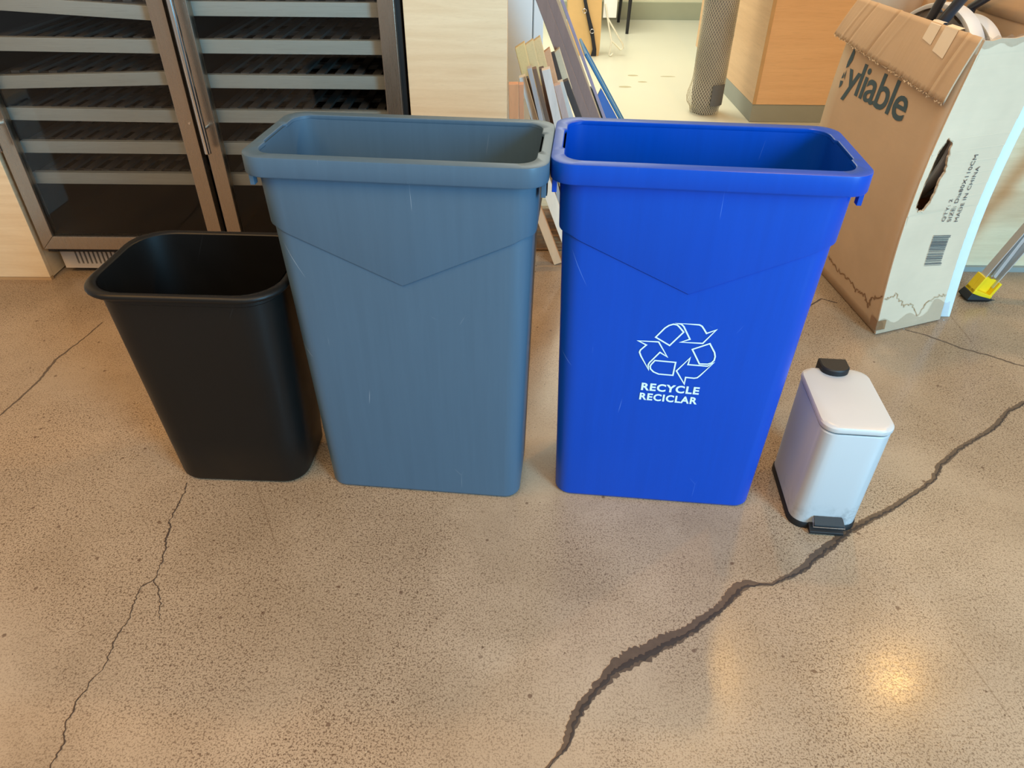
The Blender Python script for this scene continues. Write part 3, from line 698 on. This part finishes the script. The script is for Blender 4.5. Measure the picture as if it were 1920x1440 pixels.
# printing on the brown side: t runs towards the back, so text runs from large t to small t
def on_left(t_, z, h=.0040): return bx(0, t_, z) + NL * (h - crumple(t_, z) - .003)
mb = MB()
v, f, asp = text_mesh('yliable', 1.0, 0.012, 0.92)
mb.add([on_left(.535 - x * (.535 - .173), .5475 + y * (.667 - .5475)) for x, y in v], f)
blob = [(.5555, .690), (.540, .682), (.538, .660), (.548, .640), (.561, .632), (.563, .650)]
mb.add([on_left(*q) for q in blob], [tuple(range(6))])
for tri3 in ([(.552, .630), (.545, .600), (.5555, .612)], [(.563, .622), (.556, .605), (.567, .600)], [(.568, .594), (.550, .596), (.551, .584), (.562, .572)]):
    mb.add([on_left(*q) for q in tri3], [tuple(range(len(tri3)))])
mesh_obj('printed_word', mb.v, mb.f, 'ink', LEFTP, org=BO)['label'] = 'slate printed lettering, first letter half hidden by the flap'
def line_on(fn, pts, w, name, mat, parent, jag=.002, n=10, h=None):
    P = []
    for a, b in zip(pts[:-1], pts[1:]):
        for k in range(n):
            q = Vector(a).lerp(Vector(b), k / n); P.append(Vector((q.x + random.uniform(-jag, jag), q.y + random.uniform(-jag, jag) * 1.5)))
    P.append(Vector(pts[-1])); vs = []
    for i, q in enumerate(P):
        d = (P[min(i + 1, len(P) - 1)] - P[max(i - 1, 0)]).normalized(); nn = Vector((-d.y, d.x)); ww = w * random.uniform(.5, 1.2)
        vs += [fn(q.x + nn.x * ww, q.y + nn.y * ww), fn(q.x - nn.x * ww, q.y - nn.y * ww)]
    return mesh_obj(name, vs, [(2 * i, 2 * i + 1, 2 * i + 3, 2 * i + 2) for i in range(len(P) - 1)], mat, parent, org=BO)
line_on(on_left, [(.36, .085), (.3298, .0753), (.2481, .0734), (.1924, .0789), (.1508, .0683), (.102, .0814), (.066, .0597), (.0567, .0976), (.004, .130)], .0028, 'water_stain', 'stain_dark', LEFTP, .005)
def on_front(u, z, h=.0042): return bx(u, 0, z) + NF * (h + crumple(u * 1.5 + 3, z, .0010))
line_on(on_front, [(.006, .120), (.018, .1262), (.0457, .1343), (.0848, .0862), (.1107, .0858), (.1571, .0345), (.1715, .0739), (.2078, .0924), (.2499, .0937)], .0014, 'water_stain', 'stain', FRONT, .0045)
mb = MB()
for txt, z0, z1, u0, u1 in (('QTY: 2', .346, .411, .1335, .1470), ('SIZE: Dia80X110CM', .342, .531, .1560, .1690), ('MADE IN CHINA', .3385, .496, .1840, .1965)):
    v, f, asp = text_mesh(txt, 1.0, 0.0, 1.05)
    mb.add([on_front(u1 - y * (u1 - u0) , z0 + x * (z1 - z0)) for x, y in v], f)
rb = random.Random(3); z = .203
while z < .298:
    w_ = rb.choice((.0009, .0009, .0018, .0027)); u1 = .186 if z > .21 and z < .29 else .190
    mb.add([on_front(.1225, z + .009), on_front(u1, z), on_front(u1, z + w_), on_front(.1225, z + w_ + .009)], [(0, 1, 2, 3)])
    z += w_ + rb.choice((.0010, .0014, .0022))
mesh_obj('printed_label', mb.v, mb.f, 'ink_dark', FRONT, org=BO)['label'] = 'dark stencilled size text and barcode'
# clear packing tape at the foot and along the torn top edge
mb = MB(); vs = []
for i in range(21):
    u = -.01 + .285 * i / 20
    for k, (z, off) in enumerate(((.045 + .012 * math.sin(i * .9) + (.03 if i > 14 else 0), .0045), (.02, .007 + .004 * math.sin(i * 1.7)), (.002, .013 + .006 * math.sin(i * 2.3)))):
        vs.append(bx(u, 0, z) + NF * off)
mb.add(vs, [(3 * i + k, 3 * i + k + 1, 3 * i + k + 4, 3 * i + k + 3) for i in range(20) for k in range(2)])
mesh_obj('clear_tape', mb.v, mb.f, 'film', FRONT, org=BO, smooth=60)
mb = MB(); vs = []
for i in range(19):
    u = -.006 + .262 * i / 18
    for z, off in ((BH - .014 - .006 * math.sin(i * 1.1), .0045), (BH - .004, .006), (BH + .006 + .004 * math.sin(i * 2.4), .001), (BH - .003, -.005)):
        vs.append(bx(u, 0, z) + NF * off)
mb.add(vs, [(4 * i + k, 4 * i + k + 1, 4 * i + k + 5, 4 * i + k + 4) for i in range(18) for k in range(3)])
mesh_obj('clear_tape', mb.v, mb.f, 'film', FRONT, org=BO, smooth=60)
# brown tape patch round the lower front corner
vs = []
for (u_, t_) in ((0, .035), (0, 0), (.028, 0)):
    for z in (.018, .050): vs.append((on_left(t_, z, .006) if u_ == 0 and t_ > 0 else on_front(u_, z, .0055) if u_ > 0 else bx(0, 0, z) + (NF + NL).normalized() * .007))
mesh_obj('tape_patch', vs, [(0, 2, 3, 1), (2, 4, 5, 3)], plain('brown_parcel_tape', srgb(150, 112, 78), 0.35), FRONT, org=BO)

# what stands inside the box: two round white shells and dark tubes
def shell(u, tc, zc, R, wd_, label):
    t3 = thing('round_shell', label, 'lamp shade', (bx(u, tc, 0).x, bx(u, tc, 0).y, zc - R), group='round shells in the box')
    org = t3.location
    def P(rad, a, off): return bx(u + off, tc + rad * math.cos(a), zc + rad * math.sin(a)) - Vector(org)
    N = 96; prof = [(R - .012, -wd_ / 2 + .002), (R - .004, -wd_ / 2), (R - .001, -wd_ / 2 + .001), (R, -wd_ / 2 + .004), (R, wd_ / 2 - .004), (R - .003, wd_ / 2), (R - .012, wd_ / 2)]
    rings = [[P(rad, 2 * math.pi * k / N, off) for k in range(N)] for rad, off in prof]
    m = MB(); m.loft(rings + [rings[0]], False); m.build('outer_band', 'white_shell', t3, smooth=40)
    rings = [[P(R - .0125 - (.012 if (k // 3) % 2 else 0), 2 * math.pi * k / N, off) for k in range(N)] for off in (-wd_ / 2 + .012, wd_ / 2 - .006)]
    m = MB(); m.loft(rings, (True, True)); m.build('ridged_insert', 'ridge', t3)
    return t3
shell(.100, .290, .575, .272, .050, 'round white ribbed shell standing in the cardboard box, nearer the folded flap')
shell(.176, .265, .570, .250, .045, 'smooth white round shell in the cardboard box, nearer the upright flap')
def bar(pts, r, label):
    o_ = Vector(pts[0]); m = MB(); m.tube([Vector(q) - o_ for q in pts], r, 12)
    ob = m.build('metal_tube', 'dark_metal', None, smooth=40); ob.location = o_; return tag(ob, label, 'tube', 'tubes in the box')
bar([bx(.030, .34, .30), bx(.026, .275, .80), bx(.026, .19, 1.0)], .012, 'dark grey tube rising from the cardboard box, nearest the folded flap')
bar([bx(.032, .30, .30), bx(.034, .235, .80), bx(.036, .08, 1.0)], .014, 'thick dark tube rising across the ribbed white shell')
bar([bx(.222, .40, .30), bx(.222, .34, .826), bx(.218, .10, .97)], .013, 'grey tube with hole rising between white shell and upright flap')

# white foam sheet standing along the box's far side
q0 = bx(BW_, 0, 0) + E1 * .012
def fs_pt(a, t_, z): return bx(BW_, t_, z) + Vector((.010 + a, .0, 0)) + Vector((0, .02, 0))
vs = [fs_pt(a, t_, z) for z in lin(0.0, .78, 10) for (a, t_) in ((0, 0), (.034, .0), (.034, .26), (0, .26))]
m = MB(); m.loft([[Vector(vs[4 * i + k]) for k in range(4)] for i in range(11)], (True, True))
tag(mesh_obj('foam_sheet', m.v, m.f, 'foam', org=(1.37, 1.93, 0), bevel=.002), 'thin white foam sheet on edge behind the cardboard box', 'foam sheet')

# step ladder foot at the far right
LD = thing('step_ladder', 'aluminium ladder leg with yellow foot by the wood partition', 'ladder', (1.515, 2.04, 0))
d = Vector((.34, .0, .94)).normalized(); sd = Vector((d.z, 0, -d.x)); yv = Vector((0, 1, 0))
def lp(a, s, y): return d * a + sd * s + yv * y
for k, ox in enumerate((0.0, .40)):
    off = Vector((ox, 0, 0))
    m = MB()
    for (s0, s1, y0, y1) in ((-.026, .026, .012, .015), (-.026, -.023, -.016, .012), (.023, .026, -.016, .012)):
        m.hexa([lp(.055, s0, y0) + off, lp(.055, s1, y0) + off, lp(.055, s1, y1) + off, lp(.055, s0, y1) + off, lp(1.3, s0, y0) + off, lp(1.3, s1, y0) + off, lp(1.3, s1, y1) + off, lp(1.3, s0, y1) + off])
    rl = m.build('rail', 'alu', LD, bevel=.0006)
    m = MB(); m.hexa([lp(.085, .004, -.006) + off, lp(.085, .016, -.006) + off, lp(.085, .016, .004) + off, lp(.085, .004, .004) + off, lp(.33, -.016, -.006) + off, lp(.33, -.004, -.006) + off, lp(.33, -.004, .004) + off, lp(.33, -.016, .004) + off])
    m.build('brace', 'alu', rl, bevel=.001)
    m = MB(); m.tube([lp(.085, .0, -.006) + off, lp(.085, .0, -.010) + off], .005, 10); m.tube([lp(.265, -.012, -.006) + off, lp(.265, -.012, -.012) + off], .005, 10); m.build('rivet', 'chrome', rl, smooth=40)
    m = MB()
    for (s0, s1, y0, y1) in ((-.034, .034, -.006, .020), (-.034, -.025, -.026, -.006), (.025, .034, -.026, -.006)):
        m.hexa([lp(.022, s0, y0) + off, lp(.022, s1, y0) + off, lp(.022, s1, y1) + off, lp(.022, s0, y1) + off, lp(.080, s0, y0) + off, lp(.080, s1, y0) + off, lp(.080, s1, y1) + off, lp(.080, s0, y1) + off])
    m.hexa([lp(.020, -.034, -.028) + off, lp(.020, .034, -.028) + off, lp(.020, .034, .020) + off, lp(.020, -.034, .020) + off, lp(.034, -.034, -.028) + off, lp(.034, .034, -.028) + off, lp(.034, .034, .020) + off, lp(.034, -.034, .020) + off])
    ft = m.build('foot', 'yellow', LD, bevel=.0015)
    m = MB(); m.loft([[Vector((x * .8, y * .8, .0)) + off for x, y in ((-.035, -.034), (.045, -.034), (.045, .026), (-.035, .026))], [Vector((x, y, .010)) + off for x, y in ((-.038, -.034), (.048, -.034), (.048, .026), (-.038, .026))],
        [lp(.021, s, y) + off for s, y in ((-.036, -.030), (.036, -.030), (.036, .022), (-.036, .022))]], (True, True)); m.build('rubber_sole', 'rubber', ft, bevel=.002)
for a in (.33, .62, .92):
    p0 = lp(a, .0, 0); MB().box(p0.x, p0.x + .40, -.03, .011, p0.z - .012, p0.z + .012).build('step', 'alu', LD, bevel=.002)

# ================================================================== BOARDS LEANING IN THE DOORWAY
BOARDS = [  # look, y of the front edge, x and z of the top, x of the foot, thickness
    ('orangeA', 2.280, -0.004, 0.595, 0.008, 0.0300), ('orangeB', 2.320, 0.020, 0.585, 0.036, 0.0161),
    ('beige', 2.360, 0.097, 0.620, 0.266, 0.0265), ('grey1', 2.400, 0.046, 0.615, 0.207, 0.0142),
    ('white1', 2.440, 0.024, 0.579, 0.208, 0.0218), ('dark1', 2.480, 0.039, 0.565, 0.220, 0.0118),
    ('pink', 2.520, 0.144, 0.536, 0.307, 0.0226), ('brown1', 2.560, 0.066, 0.578, 0.237, 0.0136),
    ('white3', 2.600, 0.159, 0.527, 0.346, 0.0186), ('brown2', 2.640, 0.093, 0.562, 0.224, 0.0171),
    ('dark2', 2.680, 0.182, 0.511, 0.404, 0.0224), ('wrap1', 2.720, 0.016, 0.615, 0.188, 0.0332),
    ('wrap2', 2.755, 0.048, 0.617, 0.230, 0.0319), ('wrap3', 2.790, 0.074, 0.621, 0.276, 0.0323),
    ('wrap4', 2.825, 0.114, 0.577, 0.303, 0.0280), ('wrapdark', 2.860, 0.140, 0.567, 0.341, 0.0167),
    ('wrap5', 2.900, 0.157, 0.562, 0.392, 0.0237), ('brownL1', 2.950, 0.096, 0.732, 0.428, 0.0390),
    ('brownL2', 3.000, 0.134, 0.725, 0.470, 0.0363), ('woodedge', 3.050, 0.161, 0.718, 0.482, 0.0137),
    ('purple', 3.100, 0.181, 0.711, 0.507, 0.0122), ('blueL', 3.150, 0.319, 0.371, 0.523, 0.0170)]
LOOK = {
 'orangeA': ('orange pine board standing upright against the narrow oak panel', srgb(214, 150, 104)), 'orangeB': ('slim orange pine strip, second from the narrow oak panel', srgb(206, 146, 104)),
 'beige': ('wide beige board with square top leaning in the doorway', srgb(206, 194, 184)), 'grey1': ('slim grey board leaning in front of a thin brown one', srgb(168, 160, 156)),
 'white1': ('white board edge leaning just right of the orange pine', srgb(210, 206, 194)), 'dark1': ('nearly black strip leaning beside the white board edge', srgb(58, 46, 38)),
 'pink': ('pinkish board with short top right of the wide beige one', srgb(186, 160, 150)), 'brown1': ('thin brown strip leaning left of the darkest brown strip', srgb(118, 88, 66)),
 'white3': ('pale grey board leaning right of the pinkish one', srgb(196, 192, 184)), 'brown2': ('dark brown strip leaning just left of the wide beige board', srgb(84, 62, 50)),
 'dark2': ('black brown strip leaning left of the long brown beams', srgb(64, 54, 48)), 
 'wrap1': ('cream paper wrapped board top, leftmost of the wrapped ones', srgb(220, 190, 130)), 'wrap2': ('cream paper wrapped board top, second from the left', srgb(216, 190, 138)),
 'wrap3': ('cream paper wrapped board top, tallest of the wrapped ones', srgb(216, 188, 136)), 'wrap4': ('orange tipped wrapped board leaning below the tallest wrapped one', srgb(206, 160, 120)),
 'wrapdark': ('thin dark strip leaning between two wrapped boards', srgb(66, 54, 44)), 'wrap5': ('pale wrapped board leaning against the long brown beams', srgb(206, 188, 156)),
 'brownL1': ('long taupe brown beam leaning in the doorway, left of two', srgb(136, 114, 106)), 'brownL2': ('long taupe brown beam leaning in the doorway, right of two', srgb(136, 114, 106)),
 'woodedge': ('thin bare wood batten leaning right of the long brown beams', srgb(196, 168, 132)), 'purple': ('thin lavender grey metal strip leaning right of the beams', srgb(150, 142, 164)),
 'blueL': ('dark blue framed panel edge leaning low by the blue mesh', srgb(58, 84, 110))}
for (k, y0, xt, zt, xb, th) in BOARDS:
    lab, c = LOOK[k]
    if k.startswith('brownL') or k in ('woodedge', 'purple'):           # these run on above the picture
        z2 = 1.02; xt = xb + (xt - xb) * z2 / zt; zt = z2
    dep = .034 if y0 < 2.71 else .030
    if k.startswith('brownL'): dep = .044
    zb = .0095 if y0 < 2.74 else .0
    nx = Vector((zt, 0, -(xt - xb))).normalized() * th / 2
    B0 = Vector((xb, y0, zb)); T0 = Vector((xt, y0, zt))
    kz = abs(nx.z) + 0.0005
    ud = (T0 - B0).normalized(); B0 = B0 + ud * (kz / ud.z)
    mt = wood('board_' + k, mul(c, .92), mul(c, 1.06), (30, 30, 1.5) if 'wrap' not in k else (6, 6, 6), .6)
    P = [B0 - nx, B0 + nx, B0 + nx + Vector((0, dep, 0)), B0 - nx + Vector((0, dep, 0)), T0 - nx, T0 + nx, T0 + nx + Vector((0, dep, 0)), T0 - nx + Vector((0, dep, 0))]
    base = Vector((xb, y0, 0))
    if k in ('wrap1', 'wrap2', 'wrap3', 'wrap5', 'wrap4'):
        t4 = thing('leaning_board', lab, 'board', base, group='boards leaning in the doorway')
        S0 = T0 - ud * .15
        low = [p_ for p_ in P[:4]] + [S0 - nx * .94, S0 + nx * .94, S0 + nx * .94 + Vector((0, dep, 0)), S0 - nx * .94 + Vector((0, dep, 0))]
        MB().hexa([p_ - base for p_ in low]).build('plank', wood('board_under_' + k, srgb(176, 166, 152), srgb(198, 190, 178), (30, 30, 1.5), .6), t4, bevel=.001)
        n2 = nx * 1.06
        hi = [S0 - n2, S0 + n2, S0 + n2 + Vector((0, dep, 0)), S0 - n2 + Vector((0, dep, 0)), T0 - n2, T0 + n2 + Vector((0, 0, .012)), T0 + n2 + Vector((0, dep, .012)), T0 - n2 + Vector((0, dep, 0))]
        MB().hexa([p_ - base for p_ in hi]).build('paper_wrap', mt, t4, bevel=.003)
        continue
    o = MB().hexa([p_ - base for p_ in P]).build('leaning_board', mt, None, bevel=.0012); o.location = base
    tag(o, lab, 'board', 'boards leaning in the doorway')
# boards whose feet show in the gap between the two tall bins
for lab, y0, xb, xt, zt, hw, c in (('short pale pine board with its foot showing between grey and blue bins', 2.245, .158, .004, .40, .014, srgb(214, 174, 134)),
                                   ('cream painted board right of the short pine board between grey and blue bins', 2.205, .222, .058, .42, .017, srgb(224, 208, 186))):
    base = Vector((xb, y0, 0)); d_ = Vector((xt - xb, 0, zt)).normalized(); nx = Vector((d_.z, 0, -d_.x)) * hw; B0 = base + Vector((0, 0, abs(nx.z) + .0006)); T0 = Vector((xt, y0, zt)); D = Vector((0, .03, 0))
    P = [B0 - nx, B0 + nx, B0 + nx + D, B0 - nx + D, T0 - nx, T0 + nx, T0 + nx + D, T0 - nx + D]
    o = MB().hexa([p_ - base for p_ in P]).build('leaning_board', wood('board_gap', c, mul(c, 1.1), (30, 30, 1.5), .6), None, bevel=.0012); o.location = base
    tag(o, lab, 'board', 'boards leaning in the doorway')

# carton beyond the left edge of the picture; the cooler glass mirrors its marked side
CT = thing('carton', 'pale carton marked ST-25, seen mirrored in the left cooler door', 'carton', (-2.0, 1.58, 0))
MB().box(-.15, .150, -.195, .21, 0, .44).build('body', plain('pale_grey_carton', srgb(214, 214, 210), .7, var=.05), CT, bevel=.003)
v, f, asp = text_mesh('ST-25', 1.0, 0.01)
mesh_obj('printed_code', [(.1508, -.180 + x * .11, .375 + y * .038) for x, y in v], f, 'ink_dark', CT)
MB().box(.1502, .1506, -.19, .20, .425, .440).build('tape_strip', 'tape', CT)

# blue framed mesh panel at the right of the boards
PN = thing('mesh_panel', 'blue framed wire mesh panel leaning right of the boards', 'panel', (0.62, 3.22, 0))
sl = Vector((-.655, 0, 1)).normalized(); NX = Vector((sl.z, 0, -sl.x))
def pp(a, b, y=0): return sl * a + NX * b + Vector((0, y, 0))
frame_pts = [pp(.012, 0), pp(.60, 0), pp(.60, .0), pp(.60, 0, .30), pp(.012, 0, .30), pp(.012, 0)]
m = MB(); m.tube([pp(.012, 0), pp(.585, 0)], .006, 8); m.tube([pp(.012, 0, .32), pp(.585, 0, .32)], .006, 8); m.tube([pp(.585, 0), pp(.585, 0, .32)], .006, 8); m.tube([pp(.012, 0), pp(.012, 0, .32)], .006, 8); m.build('frame', 'blue_metal', PN, smooth=40)
m = MB()
for k in range(1, 30): m.tube([pp(.012 + .0195 * k, -.001), pp(.012 + .0195 * k, -.001, .32)], .0016, 4, False)
for k in range(1, 16): m.tube([pp(.012, -.001, .02 * k), pp(.585, -.001, .02 * k)], .0016, 4, False)
tag(m.build('wire_mesh', plain('pale_blue_wire', srgb(132, 168, 188), .5), PN), kind='stuff')
m = MB(); m.hexa([pp(.012, -.060), pp(.012, -.010), pp(.012, -.010, .02), pp(.012, -.060, .02), pp(.40, -.055), pp(.43, -.010), pp(.43, -.010, .02), pp(.40, -.055, .02)]); m.build('blue_strip', plain('blue_plate', srgb(66, 112, 190), .5), PN)

# ================================================================== BACK ROOM
WC = thing('white_cupboard', 'tall white cupboard with vertical door seam behind the leaning boards', 'cupboard', (-.25, 3.85, 0))
MB().box(-.35, .38, -.23, .25, 0, 1.9).build('carcass', 'white_board', WC, bevel=.002)
MB().box(-.30, .328, -.25, -.231, .05, 1.88).build('door', 'white_board', WC, bevel=.003)
MB().box(.334, .380, -.25, -.231, .05, 1.88).build('door', 'white_board', WC, bevel=.003)

OC = thing('base_cabinet', 'honey veneer cabinet on grey plinth beyond the blue bin', 'cabinet', (1.75, 4.35, 0))
MB().box(-.455, .75, -.365, 1.10, 0, .094).build('plinth', 'plinth', OC, bevel=.002)
MB().box(-.456, .76, -.37, 1.15, .094, .92).build('carcass', 'orange_wood', OC, bevel=.002)
MB().box(-.459, -.440, -.373, -.369, .096, .92).build('corner_edge', 'oak_edge', OC, bevel=.001)

ROLL_ = thing('netting_roll', 'upright roll wrapped in pale netting beside the honey cabinet', 'roll', (1.085, 4.17, 0))
m = MB(); m.loft([[Vector((r_ * math.cos(2 * math.pi * k / 28) * (1 + .05 * math.sin(3 * 2 * math.pi * k / 28 + z * 6)), r_ * math.sin(2 * math.pi * k / 28), z)) for k in range(28)] for z, r_ in ((.0, .060), (.012, .072), (.07, .078), (.10, .084), (.4, .087), (.8, .085), (1.1, .084))], (True, True))
m.build('core', 'net_core', ROLL_, smooth=50)
m = MB()
for sgn in (1, -1):
    for k in range(38):
        pts = []
        for i in range(40):
            z = .004 + 1.08 * i / 39; a = 2 * math.pi * k / 38 + sgn * z * 7.5
            rr = .090 + (.022 * max(0, math.cos(a - math.pi)) * math.exp(-((z - .09) / .06) ** 2)) - (.012 if z < .05 else 0)
            pts.append((rr * math.cos(a), rr * math.sin(a), z))
        m.tube(pts, .0010, 3, False)
tag(m.build('netting', 'net', ROLL_), kind='stuff')
vs = []
for i in range(7):
    a = math.radians(-88 + 54 * i / 6)
    for z in (.055, .165): vs.append((.0935 * math.cos(a), .0935 * math.sin(a), z))
mesh_obj('card_patch', vs, [(2 * i, 2 * i + 2, 2 * i + 3, 2 * i + 1) for i in range(6)], 'net_tag', ROLL_, solid=.002)['label'] = 'dark grey rectangular card patch'

BAG = thing('paper_bag', 'brown kraft paper bag in the bright room behind', 'bag', (0.50, 5.68, 0))
m = MB(); m.loft([[Vector((x * w_ + dx, y * d_, z)) for x, y in ((-1, -1), (-.5, -1.06), (0, -1), (.5, -1.07), (1, -1), (1.02, 0), (1, 1), (0, 1.05), (-1, 1), (-.98, 0))] for z, w_, d_, dx in ((0, .105, .07, .01), (.05, .112, .075, .008), (.2, .118, .08, 0), (.38, .120, .075, -.01), (.50, .118, .07, -.012))], (True, False)); m.build('body', 'kraft', BAG, smooth=20)
m = MB(); m.tube([(-.05, -.07, .49), (-.05, -.072, .56), (.03, -.072, .56), (.03, -.07, .49)], .004, 6); m.build('handle', 'kraft', BAG, smooth=40)
STR = thing('strap', 'black webbing strap with metal rings hanging before the paper bag', 'strap', (0.575, 5.58, 0))
m = MB(); rows = []
for (x, z, w_) in ((.0, .004, .020), (.004, .05, .014), (-.012, .12, .013), (-.028, .18, .016), (-.058, .27, .013), (-.085, .36, .012), (-.10, .5, .012)):
    rows.append([Vector((x - w_, -.004, z)), Vector((x + w_, -.004, z)), Vector((x + w_, .002, z)), Vector((x - w_, .002, z))])
m.loft(rows, (True, True)); m.build('webbing', 'black_cloth', STR)
for (x, z) in ((-.022, .17), (-.085, .30)):
    m = MB(); m.tube([(x + .014 * math.cos(k * .5236), -.008, z + .014 * math.sin(k * .5236)) for k in range(13)], .003, 6, False); m.build('ring', 'chrome', STR, smooth=60)
HG = thing('wire_stand', 'thin white wire stand beside the paper bag', 'stand', (0.714, 5.64, 0))
m = MB(); m.tube([(-.075, -.02, .34), (-.040, -.02, .20), (-.012, -.03, .10), (-.024, -.05, .010), (-.012, -.055, .006), (.002, -.05, .02)], .006, 8); m.tube([(-.060, -.02, .26), (.075, -.02, .075), (.078, -.02, .05), (.060, -.02, .04), (-.014, -.03, .105)], .006, 8); m.build('wire', 'white_wire', HG, smooth=50)
MB().box(-.085, .010, -.012, .0, .25, .55).build('card', 'white_board', HG)

CH = thing('stool', 'stool with thin black legs against the far wall', 'stool', (0.93, 6.72, 0))
for (x, y) in ((.0, -.27), (-.01, .26), (-.40, -.27), (-.41, .26)):
    m = MB(); m.tube([(x, y, 0), (x * .96 + .012, y * .86, .46)], [.013, .017], 10); m.build('leg', 'black_leg', CH, smooth=40)
MB().box(-.42, .03, -.27, .26, .46, .50).build('seat', 'black_leg', CH, bevel=.006)
MT = MB(); MT.box(-.25, .25, -.2, .2, 0, .006)
mt = MT.build('floor_sheet', plain('dark_grey_mat', srgb(120, 122, 112), .8), None); mt.location = (1.72, 5.92, 0.0)
tag(mt, 'dark grey mat on the pale floor behind the netting roll', 'mat')
